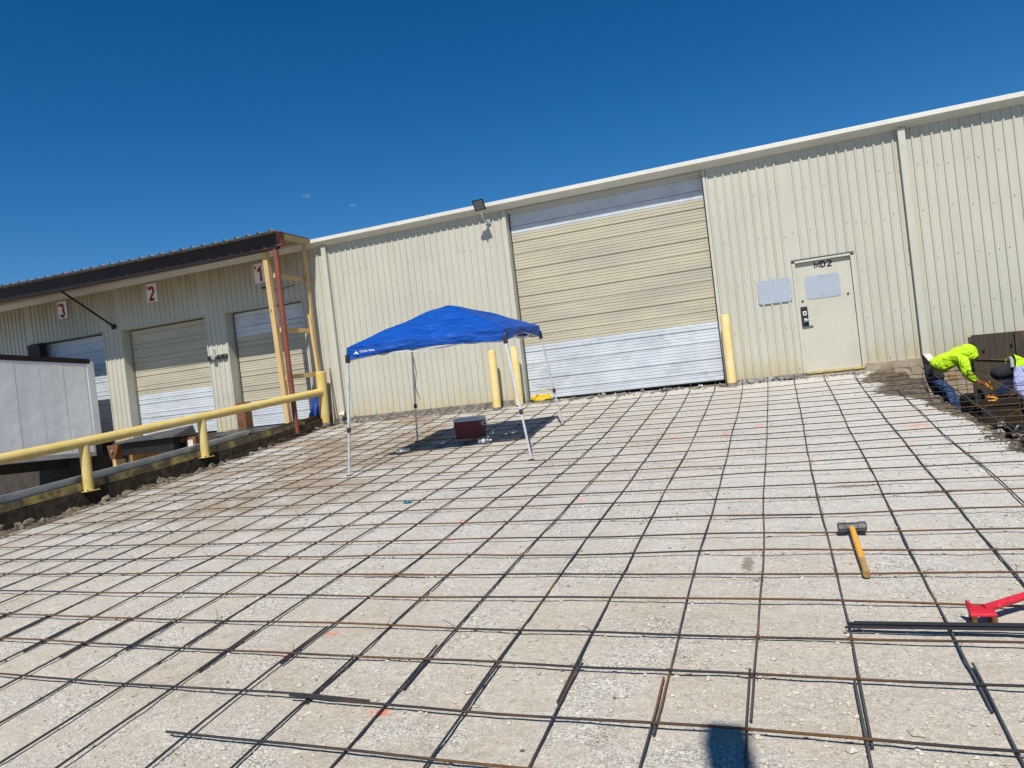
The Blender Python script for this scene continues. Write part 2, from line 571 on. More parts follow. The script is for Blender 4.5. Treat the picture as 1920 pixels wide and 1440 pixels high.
MT['dockdark'] = worn('dark_dock_face', (.06, .05, .04), (.035, .03, .025), .9, 4, .4, .65, bumpd=.01)  # one dark tone along the whole dock face
MT['rubble'] = worn('broken_concrete', (.30, .285, .265), (.14, .13, .125), .95, 9, .4, .62, bumpd=.02, spec=.1)
MT['pebble'] = worn('limestone_pebbles', (.50, .465, .40), (.30, .265, .21), .95, 40, .42, .6, bumpd=.002, spec=.1)
MT['clod'] = worn('soil_clods', (.20, .165, .12), (.10, .08, .06), .95, 14, .42, .6, bumpd=.01, spec=.1)
MT['wood'] = wood_mat('new_lumber', (.60, .43, .21), (.48, .315, .13))
MT['wood_y'] = wood_mat('new_lumber_crosswise', (.58, .41, .20), (.46, .30, .125), 1)
MT['wood_dark'] = wood_mat('weathered_plank', (.24, .125, .055), (.14, .075, .035), 1)
MT['ply'] = wood_mat('weathered_form_plywood', (.066, .052, .034), (.034, .027, .019), 2)
MT['redpost'] = worn('red_primer', (.215, .058, .034), (.15, .045, .03), .6, 4, rustc=(.045, .03, .028), rust=(.62, .7))
MT['beam'] = worn('dark_brown_beam', (.014, .006, .007), (.022, .010, .009), .55, 1.5, rustc=(.10, .035, .02), rust=(.64, .72))
MT['galv'] = worn('galvanised_sheet', (.52, .53, .53), (.40, .41, .41), .38, 4, metal=.5)
MT['aw_tan'] = worn('awning_underside', (.34, .27, .16), (.24, .19, .115), .6, 4)
MT['black'] = worn('black_rubber', (.008, .008, .009), (.016, .015, .014), .6, 8)
MT['darksteel'] = worn('dark_steel_plate', (.055, .058, .062), (.09, .085, .08), .45, 3, metal=.4, rustc=(.10, .05, .03), rust=(.66, .74))
MT['rust'] = worn('rusty_steel', (.16, .07, .03), (.09, .045, .028), .75, 7, rustc=(.30, .12, .035), rust=(.5, .68))
MT['rustwall'] = worn('rust_stained_face', (.33, .19, .07), (.24, .10, .03), .8, 4, rustc=(.36, .30, .2), rust=(.6, .7))
MT['truck'] = None
MT['canopy'] = None
MT['leg'] = worn('white_leg_tube', (.60, .61, .62), (.48, .49, .50), .35, 10, metal=.3)
MT['plastic'] = worn('black_plastic', (.018, .018, .02), (.03, .03, .032), .45, 10)
MT['maroon'] = worn('maroon_cooler_plastic', (.13, .008, .018), (.10, .008, .016), .4, 6)
MT['lid'] = worn('grey_lid_plastic', (.46, .51, .56), (.40, .44, .49), .4, 8)
MT['red'] = worn('red_tool_paint', (.55, .016, .035), (.40, .018, .03), .45, 9, rustc=(.62, .48, .46), rust=(.62, .70))
MT['hammer'] = worn('hammer_steel', (.11, .115, .12), (.06, .06, .062), .5, 14, metal=.4, rustc=(.42, .42, .42), rust=(.63, .68))
MT['handle'] = worn('orange_handle', (.70, .33, .03), (.62, .28, .03), .5, 14)
MT['grip'] = worn('worn_wood_grip', (.36, .22, .07), (.25, .15, .05), .7, 14)
MT['signgrey'] = worn('aluminium_sign', (.40, .445, .50), (.355, .40, .455), .4, 22, .4, .6, metal=.15, ov=.05)
MT['door'] = worn('man_door_paint', (.50, .485, .40), (.46, .44, .36), .4, 2, .4, .7, rustc=(.36, .22, .07), rust=(.78, .82), ov=.06)
def cloth(name, a, b, sc=5):
    m = N(name, .85, 0, .2)
    f = m.noise(sc, 3, .5, None, 1.2)
    m.color(m.mix(m.ramp(m.noise(9, 5), [(.35, 0.0), (.7, 1.0)]), a, b))
    b1 = m.bump(m.noise(sc * 3.5, 3, .5, m.scaled((1, 1, .45))), .5, .03)
    m.bump(f, .9, .10, b1)
    return m.m
MT['hivis'] = cloth('hi_vis_cloth', (.50, .78, .02), (.42, .66, .02), 6)
MT['jeans'] = cloth('blue_denim', (.045, .09, .20), (.025, .05, .11), 7)
MT['darkcloth'] = worn('black_cloth', (.012, .011, .014), (.022, .02, .024), .9, 12)
MT['lav'] = cloth('lavender_cloth', (.36, .37, .60), (.30, .31, .53), 6)
MT['greycloth'] = worn('grey_reflective', (.28, .29, .30), (.22, .23, .24), .6, 12)
MT['skin'] = worn('skin', (.33, .17, .10), (.28, .135, .08), .6, 20)
MT['glove'] = worn('reddish_glove', (.25, .055, .035), (.18, .045, .03), .8, 20)
MT['cord'] = worn('yellow_cord', (.72, .50, .02), (.64, .42, .02), .45, 20)
MT['tarp'] = worn('blue_tarp', (.012, .06, .36), (.01, .04, .24), .5, 8)
MT['bluebit'] = worn('blue_plastic', (.03, .42, .62), (.03, .36, .55), .5, 12)
MT['numred'] = worn('dark_red_print', (.27, .012, .02), (.24, .012, .02), .6, 12)
MT['numwhite'] = worn('number_plate_white', (.70, .70, .70), (.62, .62, .60), .5, 6)
MT['ink'] = worn('navy_print', (.012, .012, .03), (.015, .015, .035), .6, 12)
MT['dark'] = worn('dark_interior', (.03, .03, .03), (.04, .04, .04), .9, 2)
MT['asphalt'] = worn('dock_floor', (.17, .16, .14), (.10, .095, .085), .95, 2)
MT['tire'] = worn('tyre_rubber', (.02, .02, .02), (.03, .03, .03), .8, 8)
MT['screw'] = worn('screw_heads', (.29, .275, .22), (.20, .185, .15), .6, 20)
MT['orange'] = worn('orange_grip', (.85, .36, .01), (.78, .30, .01), .5, 14)
MT['grout'] = worn('white_grout', (.62, .60, .56), (.50, .48, .44), .9, 14)
MT['post'] = worn('grey_post', (.30, .30, .30), (.24, .24, .24), .6, 4)
MT['rebarA'] = rebar_mat('rebar_cross', 0, .045)
MT['rebarB'] = rebar_mat('rebar_long', 1, -.07)
MT['rebarD'] = rebar_mat('rebar_bundle_steel', 0, -.16)
MT['wire'] = worn('tie_wire', (.03, .027, .025), (.06, .04, .03), .5, 30)
gl = N('clear_plastic', .12, 0, .5)
gl.color((.85, .88, .9))
gl.b.inputs['Transmission Weight'].default_value = .85
gl.b.inputs['IOR'].default_value = 1.3
MT['clear'] = gl.m
lg = N('lamp_glass', .08, 0, .6)
lg.color((.18, .19, .2))
MT['lampglass'] = lg.m

def truck_mat():
    m = N('white_trailer_skin', .38, .1, .5)
    c = m.mix(m.ramp(m.noise(1.0, 4, .6, m.scaled((1, 2.4, .4))), [(.35, 0.0), (.7, 1.0)]), (.84, .86, .88), (.74, .76, .79))
    c = m.mix(m.ramp(m.noise(1.6, 6, .7, m.scaled((1, 5, .5))), [(.58, 0.0), (.8, .6)]), c, (.50, .50, .50))
    m.color(c)
    m.bump(m.noise(1.6, 3), .45, .05)
    return m.m
MT['truck'] = truck_mat()

def canopy_mat():
    m = N('blue_polyester', .5, 0, .35)
    c = m.mix(m.ramp(m.noise(3, 4), [(.35, 0.0), (.7, 1.0)]), (.001, .068, .36), (.001, .054, .29))
    m.color(c)
    m.b.inputs['Specular IOR Level'].default_value = .18
    x = m.noise(1.0, 5, .6, m.scaled((2.2, 5, 11)), .6)
    m.bump(x, .8, .09)
    return m.m
MT['canopy'] = canopy_mat()

# ------------------------------------------------------------------ ground
def gz0(x, y):
    yy = max(min(y, 0.0), -13.0)
    t = (yy + 7) / 7
    z = -.8131 + .58943 * t + .02731 * t * t + .13287 * t ** 3
    z -= .0117 * max(min(x, 6), -13)
    if y < -13: z -= .10 * (min(-13 - y, 5.0)) if y > -18 else .5
    return z
def curb_x(y): return -10.30 + .13 * (y + .3)
EDGE = [(0.5, 1.9), (-.35, 1.62), (-.9, 1.35), (-1.28, 1.62), (-2.08, 1.46), (-2.82, 1.56), (-3.85, 1.52), (-4.46, 1.66), (-5.27, 1.66), (-6.07, 1.63), (-7.0, 1.75), (-7.6, 2.6), (-8.0, 6.5)]
def edge_x(y):
    if y > EDGE[0][0] or y < EDGE[-1][0]: return 1e9
    for (a, xa), (b, xb) in zip(EDGE, EDGE[1:]):
        if b <= y <= a:
            t = (a - y) / (a - b)
            return xa + (xb - xa) * t
    return 1e9
def sst(a, b, v):
    t = max(0, min(1, (v - a) / (b - a)))
    return t * t * (3 - 2 * t)
def fbm(x, y, s, seed=0.0, oct=4):
    return noise.fractal(Vector((x * s, y * s, seed)), 1.0, 2.0, oct)
def ground_h(x, y, rough=True):
    z = gz0(x, y)
    dirt = 0.0
    cx = curb_x(y)
    if -13.5 < x < 6 and -16 < y < .3 and rough:
        near = 1.0
        z += .013 * fbm(x, y, 1.6, 1.0) + .0065 * fbm(x, y, 8, 3.0, 4)
        # cut strip of loose soil along the curb
        d = x - (cx + .12)
        jit = .16 * fbm(x, y, 1.7, 7.0)
        xe_ = -10.27 + .16 * fbm(x, y, .8, 23.0)
        k = (1 - sst(xe_ - .10, xe_ + .12, x + jit * .8)) if y < .1 else 0
        if y > -13.5 and d > -.4:
            dirt = max(dirt, k)
            z -= .15 * (1 - sst(.0, .30, d + jit * .4)) + k * (.06 * fbm(x, y, 3.5, 9.0) + .05 - .045 * fbm(x, y, 11, 31.0, 2))
            if d < .12: dirt = max(dirt, 1.9 * (1 - sst(-.04, .12, d + jit * .4)))
        if x > -10.9: z -= .055 * sst(-.9, -.2, y) * sst(-5.2, -6.5, x)
        # soil at the foot of the wall and round the pit
        kw = (1 - sst(.10, .42, -y + .2 * fbm(x, y, 2.5, 5.0))) * (.55 + .3 * fbm(x, y, 1.1, 2.0))
        dirt = max(dirt, kw)
        ex = edge_x(y + .12 * fbm(x, y, 2.2, 11.0))
        if ex < 1e8:
            e = x - ex + .16 * fbm(x, y, 3.2, 13.0)
            band = .95 * sst(-3.3, -2.0, y) + .25
            kk = sst(-band, -.02, e)
            dirt = max(dirt, kk)
            z += kk * .03 * fbm(x, y, 6, 15.0)
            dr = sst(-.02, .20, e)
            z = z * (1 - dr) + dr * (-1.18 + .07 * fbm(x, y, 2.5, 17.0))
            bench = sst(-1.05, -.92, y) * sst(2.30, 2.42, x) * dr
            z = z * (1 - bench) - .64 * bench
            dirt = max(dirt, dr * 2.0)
    # truck well left of the curb
    if x < cx + .1 and y < .3:
        wz = -1.28 + .03 * max(0, min(-y, 12))
        dr = sst(cx + .06, cx - .06, x) if False else (1 - sst(cx - .10, cx + .02, x))
        if y < -14: dr *= 1 - sst(0, 6, -14 - y)
        z = z * (1 - dr) + dr * wz
        if dr > .5: dirt = max(dirt, .35)
    return z, dirt

def axis(parts):
    a = []
    for s, e, st in parts:
        n = max(1, round((e - s) / st))
        a += [s + (e - s) * i / n for i in range(n)]
    a.append(parts[-1][1])
    return a
gx = axis([(-400, -60, 60), (-60, -24, 6), (-24, -12.4, .4), (-12.4, -10.2, .035), (-10.2, -5, .06), (-5, 1.1, .045), (1.1, 2.6, .035), (2.6, 6, .15), (6, 30, 3), (30, 400, 60)])
gy = axis([(-400, -40, 60), (-40, -18, 3), (-18, -12.6, .3), (-12.6, -9, .03), (-9, -6, .045), (-6, .12, .06), (.12, 2, .5), (2, 30, 7), (30, 400, 60)])
vs, dirt = [], []
for y in gy:
    for x in gx:
        z, d = ground_h(x, y)
        vs.append((x, y, z))
        dirt.append(d)
nx = len(gx)
fs = [(j * nx + i, j * nx + i + 1, (j + 1) * nx + i + 1, (j + 1) * nx + i) for j in range(len(gy) - 1) for i in range(nx - 1)]
me = bpy.data.meshes.new('ground')
me.from_pydata(vs, [], fs)
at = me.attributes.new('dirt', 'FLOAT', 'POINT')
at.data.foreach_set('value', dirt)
me.polygons.foreach_set('use_smooth', [True] * len(me.polygons))
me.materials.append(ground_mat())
ground = bpy.data.objects.new('ground', me)
COL.objects.link(ground)
tag(ground, 'pale crushed limestone ramp under the steel mat, with a dark cut pit', kind='structure')
def gz(x, y): return ground_h(x, y)[0]

# loose pebbles lying on the gravel: nobody could count them
def scatter(name, n, size, gen, mt, label):
    V, Fc = [], []
    octa = [(1, 0, 0), (-1, 0, 0), (0, 1, 0), (0, -1, 0), (0, 0, 1), (0, 0, -1)]
    of = [(0, 2, 4), (2, 1, 4), (1, 3, 4), (3, 0, 4), (2, 0, 5), (1, 2, 5), (3, 1, 5), (0, 3, 5)]
    for _ in range(n):
        g = gen()
        if g is None: continue
        x, y = g
        r = size(x, y)
        z = gz(x, y) + r * .15
        a = random.uniform(0, 6.28)
        ca, sa = math.cos(a), math.sin(a)
        b = len(V)
        ex = random.uniform(.7, 1.5)
        for q in octa:
            k = random.uniform(.7, 1.2) * r
            px, py, pz = q[0] * k * ex, q[1] * k, q[2] * k * .65
            V.append((x + px * ca - py * sa, y + px * sa + py * ca, z + pz))
        Fc += [tuple(b + i for i in f) for f in of]
    me = bpy.data.meshes.new(name)
    me.from_pydata(V, [], Fc)
    me.materials.append(mt)
    o = bpy.data.objects.new(name, me)
    COL.objects.link(o)
    return tag(o, label, None, None, 'stuff')
def gen_near():
    d = 2.6 + 7.5 * random.random() ** 1.5
    a = random.uniform(-.42, .95)
    x, y = CAM.x - d * math.sin(a), CAM.y + d * math.cos(a)
    if fbm(x, y, .9, 21.0) + random.uniform(-.45, .45) < -.05: return None
    return (x, y) if y < -.3 and x < edge_x(y) - .1 and x > curb_x(y) + .3 else None
scatter('pebbles', 30000, lambda x, y: random.choice((.003, .004, .004, .005, .006, .008, .010, .015)) * random.uniform(.8, 1.2), gen_near, MT['pebble'], 'loose pale limestone grit scattered over the ramp')
def gen_fleck():
    x, y = random.uniform(-10, 2), random.uniform(-11.6, -.6)
    if fbm(x, y, .8, 41.0) < random.uniform(-.25, .35): return None
    return (x, y) if x < edge_x(y) - .15 else None
scatter('dark_flecks', 2600, lambda x, y: random.choice((.004, .005, .007, .009, .013)), gen_fleck, MT['clod'], 'scattered dark flecks of soil lying on the pale gravel')
scatter('stones', 420, lambda x, y: random.choice((.012, .016, .02, .026)) * random.uniform(.8, 1.2), gen_near, MT['pebble'], 'loose larger limestones lying on the ramp')
def gen_soil():
    k = random.random()
    if k < .5:
        y = random.uniform(-9, -.3)
        return random.uniform(curb_x(y) + .02, -10.15), y
    if k < .75:
        y = random.uniform(-7, -.4)
        e = edge_x(y)
        return (e - abs(random.gauss(0, .35 if y > -2.6 else .12)) + .05, y) if e < 1e8 else None
    return random.uniform(-10, 1.6), -abs(random.gauss(.08, .12))
scatter('soil_clods', 5200, lambda x, y: random.choice((.006, .008, .010, .014, .02)) * random.uniform(.7, 1.3), gen_soil, MT['clod'], 'loose dark soil clods along the curb, the wall foot and the pit edge')

# ------------------------------------------------------------------ warehouse
WH = thing('warehouse', (-5, 0, 0), 'long beige ribbed metal warehouse with rolling doors', 'building')
PITCHR, RIB, TOP = .1524, .024, 4.14
def sheet(x0, x1, z0, z1):
    xs = [(x0, 0.0)]
    k = math.ceil((x0 + .03) / PITCHR)
    while k * PITCHR < x1 - .03:
        c = k * PITCHR
        xs += [(c - .023, 0), (c - .012, -RIB), (c + .012, -RIB), (c + .023, 0), ]
        k += 1
    xs.append((x1, 0.0))
    nz = max(2, int((z1 - z0) / .5) + 1)
    P = []
    for i in range(nz + 1):
        z = z0 + (z1 - z0) * i / nz
        P.append([(x, y + .0025 * noise.noise(Vector((x * .9, z * .8, 4.0))), z) for x, y in xs])
    MB().grid(P).build('wall_panel', MT['wall'], WH)
OPEN = [(-19.82, -17.09, 3.03), (-16.45, -13.70, 2.985), (-13.05, -10.79, 2.97), (-5.51, -1.43, 4.09), (-.02, .98, 2.06)]
ZB = 0.0
xb = -147.5 * PITCHR
while xb < 12:
    xe = xb + .9144
    cuts = [xb] + [c for o_ in OPEN for c in o_[:2] if xb < c < xe] + [xe]
    for a, b in zip(cuts, cuts[1:]):
        mid = (a + b) / 2
        z0 = ZB if mid > -5.55 else (.085 if mid > -10.8 else .06)
        if mid > 2.0: z0 = .07
        for o_ in OPEN:
            if o_[0] < mid < o_[1]: z0 = o_[2]
        if TOP - z0 > .02: sheet(a, b, z0, TOP)
    xb = xe
# end, back and roof of the building
MB().hexa([(-22.42, .03, -1.3), (-22.40, .03, -1.3), (-22.40, 24, -1.3), (-22.42, 24, -1.3), (-22.42, .03, 4.168), (-22.40, .03, 4.168), (-22.40, 24, 4.645), (-22.42, 24, 4.645)]).build('side_wall', MT['wall'], WH)
MB().hexa([(11.9, .03, -1.3), (11.92, .03, -1.3), (11.92, 24, -1.3), (11.9, 24, -1.3), (11.9, .03, 4.168), (11.92, .03, 4.168), (11.92, 24, 4.645), (11.9, 24, 4.645)]).build('side_wall', MT['wall'], WH)
MB().box((-22.4, 24.0, -1.3), (11.9, 24.02, 4.646)).build('back_wall', MT['wall'], WH)
rp = [(-22.5, -.12), (12, -.12), (12, 24.1), (-22.5, 24.1)]
MB().hexa([(x, y, 4.17 + .02 * max(0, y)) for x, y in rp] + [(x, y, 4.21 + .02 * max(0, y)) for x, y in rp]).build('roof', MT['galv'], WH)
# interior floor, so that the gaps under the doors are dark
MB().box((-22.3, .45, -.3), (11.8, 23.9, -.02)).build('floor_slab', MT['dark'], WH)
# screws
sc = MB()
for k in range(int(-22.2 / PITCHR), int(3.9 / PITCHR)):
    x = k * PITCHR + .045
    for z in (.12, .9, 1.75, 2.6, 3.4, 3.95):
        if random.random() < .55 or (x > -10 and z < .2 and random.random() < .4): continue
        zz = z + random.uniform(-.05, .05)
        if any(o_[0] - .05 < x < o_[1] + .05 and zz < o_[2] + .03 for o_ in OPEN): continue
        sc.cyl((x, .001, zz), (x, -.008, zz), .0095, 6)
tag(sc.build('panel_screw', MT['screw'], WH), kind='stuff')
# gutter: white K-style box along the eave, built in lengths with lap joints
GP = [(-.20, 4.262), (-.205, 4.18), (-.03, 4.092), (-.005, 4.092), (-.005, 4.255)]
gj = [-22.5, -18.4, -14.2, -10.25, -7.2, -3.85, -.7, 3.55, 7, 12]
for i, (a, b) in enumerate(zip(gj, gj[1:])):
    k = .0015 * (i % 2)
    MB().prism([(p[0] - k, p[1] - k) for p in GP], a, b - .002, 0).build('gutter', MT['gutter'], WH, bevel=.004)
    MB().prism([(-.2075, 4.264), (-.2115, 4.178), (-.03, 4.086), (-.03, 4.090), (-.207, 4.18), (-.2035, 4.264)], b - .02, b + .02, 0).build('gutter_joint', MT['gutter'], WH)
# downspouts
def downspout(x, zt, zb, broken=False):
    prof = [(x - .062, -.025), (x - .062, -.108), (x + .055, -.108), (x + .055, -.025)]
    d = MB().prism(prof, zb, zt, 2).build('downspout', MT['trim'], WH, bevel=.01)
    if not broken:
        e = MB()
        a = [Vector((x - .06, -.03, zb + .02)), Vector((x - .06, -.105, zb + .02)), Vector((x + .055, -.105, zb + .02)), Vector((x + .055, -.03, zb + .02))]
        off = Vector((.05, -.16, -.13))
        e.hexa(a + [v + off for v in a])
        o = e.build('elbow', MT['trim'], None, bevel=.008)
        parent_to(o, d)
        # dark mouth of the outlet
        c = [v + off + Vector((0, -.001, -.001)) for v in a]
        cen = sum(c, Vector()) / 4
        c = [cen + (v - cen) * .86 for v in c]
        o = MB().hexa(c + [v + off * .02 for v in c]).build('outlet', MT['dark'])
        parent_to(o, d)
    else:
        o = MB().hexa([(x - .05, -.10, zb), (x + .06, -.115, zb - .02), (x + .11, -.20, zb - .10), (x - .02, -.2, zb - .09),
                       (x - .05, -.09, zb + .03), (x + .06, -.09, zb + .03), (x + .12, -.22, zb - .06), (x - .02, -.22, zb - .05)]).build('torn_end', MT['trim'])
        parent_to(o, d)
    for z in (zt - .35, (zt + zb) / 2):
        o = MB().box((x - .066, -.1105, z), (x + .059, -.026, z + .018)).build('strap', MT['trim'])
        parent_to(o, d)
downspout(1.965, 4.10, .10)
downspout(-9.98, 4.10, .22, True)

def overhead_door(x0, x1, zb, zt, y, joints, mt, step=.245):
    """sectional door; each section has a deep seam, a second deep groove and shallow ribs"""
    root = None
    zs = [zb] + [j for j in joints if zb + .04 < j < zt - .04] + [zt]
    for i, (a, b) in enumerate(zip(zs, zs[1:])):
        prof = [(y, a + .004)]
        full = a if i else (zs[1] - .59)
        def groove(z, dp, wd):
            if a + .02 < z - wd and z + wd < b - .01:
                prof.extend([(y, z - wd), (y + dp, z - wd * .6), (y + dp, z + wd * .25), (y + .001, z + wd)])
        for fz, dp, wd in ((.06, .008, .010), (.12, .008, .010), (.18, .008, .010), (.245, .024, .017), (.31, .008, .010), (.37, .008, .010), (.43, .010, .011), (.49, .008, .010), (.545, .008, .010)):
            groove(full + fz, dp, wd)
        prof.append((y, b - .010))
        prof += [(y + .02, b - .006), (y + .04, b - .004), (y + .04, a), (y + .02, a)]
        n = 7
        bm = MB()
        m_ = len(prof)
        base = 0
        for k in range(n + 1):
            x = x0 + (x1 - x0) * k / n
            for p in prof:
                bm.v.append((x, p[0] + .006 * noise.noise(Vector((x * .8, p[1] * 1.3, 8.0))), p[1] + .003 * noise.noise(Vector((x * .5, i * 3.1, 2.0)))))
        for k in range(n):
            for q in range(m_):
                bm.f.append((k * m_ + q, k * m_ + (q + 1) % m_, (k + 1) * m_ + (q + 1) % m_, (k + 1) * m_ + q))
        bm.f.append(tuple(range(m_)))
        bm.f.append(tuple(n * m_ + q for q in range(m_)))
        o = bm.build('door_section' if root else 'overhead_door', mt, None)
        if root is None:
            root = o
            parent_to(o, WH)
        else:
            parent_to(o, root)
    return root
JB = [.21, .80, 1.40, 1.99, 2.57, 3.16, 3.75]
big = overhead_door(-5.47, -1.45, .035, 4.10, .17, JB, door_mat('big_door_paint', 1.18, 3.585, 0, False))
big['label'] = 'tall tan door repainted white along its bottom'
MB().box((-5.50, .15, .012), (-1.44, .20, .036)).build('bottom_seal', MT['black'], None).parent = big
d2 = overhead_door(-16.40, -13.73, .10, 2.96, .25, [.37, .74, 1.11, 1.48, 1.85, 2.22, 2.59], door_mat('dock_door_two_paint', 1.24, None, 3.7))
d2['label'] = 'tan dock door with white lower third and pale scuffs'
d1 = overhead_door(-13.0, -10.83, .10, 2.95, .25, [.37, .74, 1.11, 1.48, 1.85, 2.22, 2.59], door_mat('dock_door_one_paint', .72, 2.36, 9.1))
d1['label'] = 'tan dock door with white top, white bottom and scuffs'
d3 = overhead_door(-19.8, -17.1, .10, 3.0, .25, [.37, .74, 1.11, 1.48, 1.85, 2.22, 2.59], door_mat('dock_door_three_paint', 9, None, 5, False))
d3['label'] = 'white dock door behind the trailer'
# jambs and heads of the openings
def jamb(x0, x1, y0, y1, z0, z1, m='trim', nm='jamb'):
    return MB().box((x0, y0, z0), (x1, y1, z1)).build(nm, MT[m], WH, bevel=.003)
jamb(-5.58, -5.50, -.028, .24, -.10, 4.088)
jamb(-1.45, -1.40, -.028, .24, -.06, 4.088)
MB().box((-5.5, .05, 4.03), (-1.45, .24, 4.1)).build('door_head', MT['trim'], WH)
MB().box((-1.475, .14, .03), (-1.452, .168, 4.0)).build('door_track', MT['darksteel'], WH)
for x0, x1, zt in ((-19.82, -17.09, 3.03), (-16.45, -13.70, 2.985), (-13.05, -10.79, 2.97)):
    jamb(x0 - .03, x0, -.024, .29, .05, zt)
    jamb(x1, x1 + .03, -.024, .29, .05, zt)
    jamb(x0 - .03, x1 + .03, -.024, .29, zt, zt + .022, nm='door_head')
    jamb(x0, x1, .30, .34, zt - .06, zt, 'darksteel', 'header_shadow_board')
    MB().box((x1 - .035, .19, .06), (x1 - .005, .245, zt)).build('door_track', MT['white' if x1 > -15 else 'darksteel'], WH)
MB().box((-13.05, -.01, .06), (-12.80, .245, .72)).build('rusty_channel', MT['rust'], WH)
MB().box((-19.80, -.10, .1), (-19.35, .10, 3.0)).build('dock_seal', MT['black'], WH)
# footing under the wall
MB().box((-10.75, -.035, -1.25), (-5.52, .40, .082)).build('footing', MT['concrete'], WH, bevel=.012)
MB().box((-5.52, .02, -1.25), (-1.43, .40, -.055)).build('footing', MT['concrete'], WH, bevel=.012)
MB().box((-5.50, -.27, -.6), (-4.72, .018, -.018)).build('door_sill', MT['concrete'], WH, bevel=.02)
MB().box((-1.43, -.035, -1.25), (.985, .40, -.004)).build('footing', MT['concrete'], WH, bevel=.012)
MB().box((-.14, -.16, -.8), (.99, -.037, -.055)).build('door_step', MT['concrete_tan'], WH, bevel=.015)
MB().box((.985, -.04, -1.4), (11.9, .40, .066)).build('footing', MT['concrete_tan'], WH, bevel=.012)
MB().box((-22.4, -.05, -1.4), (-10.75, .40, .058)).build('dock_face', MT['dockdark'], WH, bevel=.01)
for x in np.arange(-9.7, -1.5, .457):
    c = MB()
    for _ in range(3):
        c.chunk((x + random.uniform(-.03, .03), -.055 if x < -5.5 else .0, random.uniform(-.06, -.03)), random.uniform(.012, .028), sq=(1.2, .8, 1.3))
    c.build('grout_patch', MT['grout'], WH)
# number plates over the docks are things of their own (they hang on the wall)
for (cx, cz, n_, lab) in ((-11.85, 3.76, '1', 'white plate reading #1 in dark red, above the dock door by the lumber frame'),
                          (-15.24, 3.80, '2', 'white plate reading #2 in dark red, above the middle dock door'),
                          (-18.40, 3.81, '3', 'white plate reading #3 in dark red, above the dock door behind the trailer')):
    t = thing('number_sign', (cx, -.03, cz), lab, 'sign', 'dock number plates on the wall')
    MB().box((cx - .165, -.042, cz - .235), (cx + .165, -.022, cz + .235)).build('plate', MT['numwhite'], t, bevel=.004)
    glyphs('digit', n_, .345, .074, MT['numred'], t, cx - (.075 if n_ == '1' else .085), -.0425, cz - .195, .80)
    glyphs('hash_mark', '#', .085, .016, MT['numred'], t, cx - .145, -.0425, cz + .10)
# man door
md = MB().box((.015, .028, .012), (.945, .07, 2.03)).build('entry_door', MT['door'], WH, bevel=.004)
for a, b in (((-.045, -.03, .0), (.012, .09, 2.075)), ((.948, -.03, .0), (1.005, .09, 2.075)), ((-.045, -.03, 2.036), (1.005, .09, 2.078))):
    o = MB().box(a, b).build('frame', MT['trim'], None, bevel=.003)
    parent_to(o, md)
o = MB().box((-.05, -.032, 2.079), (1.01, -.0, 2.10)).build('drip_cap', MT['darksteel'])
parent_to(o, md)
o = MB().box((.0, -.05, -.02), (.965, .08, .011)).build('threshold', worn('yellowed_threshold', (.55, .42, .14), (.4, .3, .1), .6, 9), None)
parent_to(o, md)
glyphs('lettering', 'MD2', .112, .027, MT['ink'], md, .335, .0275, 1.90, 1.15, .86)
def rplate(x0, x1, z0, z1, y, r=.05, th=.006):
    pr = []
    for cx, cz, a0 in ((x1 - r, z1 - r, 0), (x0 + r, z1 - r, 90), (x0 + r, z0 + r, 180), (x1 - r, z0 + r, 270)):
        for k in range(5):
            a = R(a0 + 22.5 * k)
            pr.append((cx + r * math.cos(a), cz + r * math.sin(a)))
    b = MB()
    n = len(pr)
    b.v = [(p[0], y, p[1]) for p in pr] + [(p[0], y - th, p[1]) for p in pr]
    b.f = [tuple(range(n)), tuple(n + k for k in range(n))] + [(k, (k + 1) % n, n + (k + 1) % n, n + k) for k in range(n)]
    return b
o = rplate(.15, .735, 1.345, 1.77, .0268).build('blank_sign', MT['signgrey'], None)
parent_to(o, md)
for x, z in ((.44, 1.73), (.44, 1.385)):
    o = MB().cyl((x, .021, z), (x, .016, z), .008, 8).build('bolt', MT['darksteel'])
    parent_to(o, md)
sg = thing('wall_sign', (-.39, -.03, 1.58), 'blank grey rounded metal sign on the ribbed wall left of the MD2 door', 'sign')
rplate(-.685, -.10, 1.362, 1.80, -.022).build('plate', MT['signgrey'], sg)
MB().cyl((-.39, -.028, 1.765), (-.39, -.034, 1.765), .008, 8).build('bolt', MT['darksteel'], sg)
lk = MB().box((.025, -.012, .86), (.14, .027, 1.225)).build('keypad_lock', MT['plastic'], None, bevel=.008)
parent_to(lk, md)
for nm, bb, mt in (('sticker', ((.055, -.0145, 1.065), (.115, -.0125, 1.14)), 'numwhite'), ('sticker_print', ((.07, -.0165, 1.085), (.10, -.015, 1.12)), 'ink'), ('lever', ((.07, -.075, .955), (.225, -.055, .985)), 'galv'), ('lever_hub', ((.06, -.056, .935), (.11, -.012, 1.005)), 'galv')):
    o = MB().box(*bb).build(nm, MT[mt], None, bevel=.004 if nm.startswith('lever') else 0)
    parent_to(o, md)
for x, z in ((.075, 1.33), (.85, 1.36)):
    o = MB().cyl((x, .029, z), (x, .015, z), .02, 10).build('plug', MT['darksteel'])
    parent_to(o, md)
for z in (.25, 1.05, 1.80):
    o = MB().cyl((.955, .015, z), (.955, .015, z + .11), .012, 8).build('hinge', MT['rust'])
    parent_to(o, md)
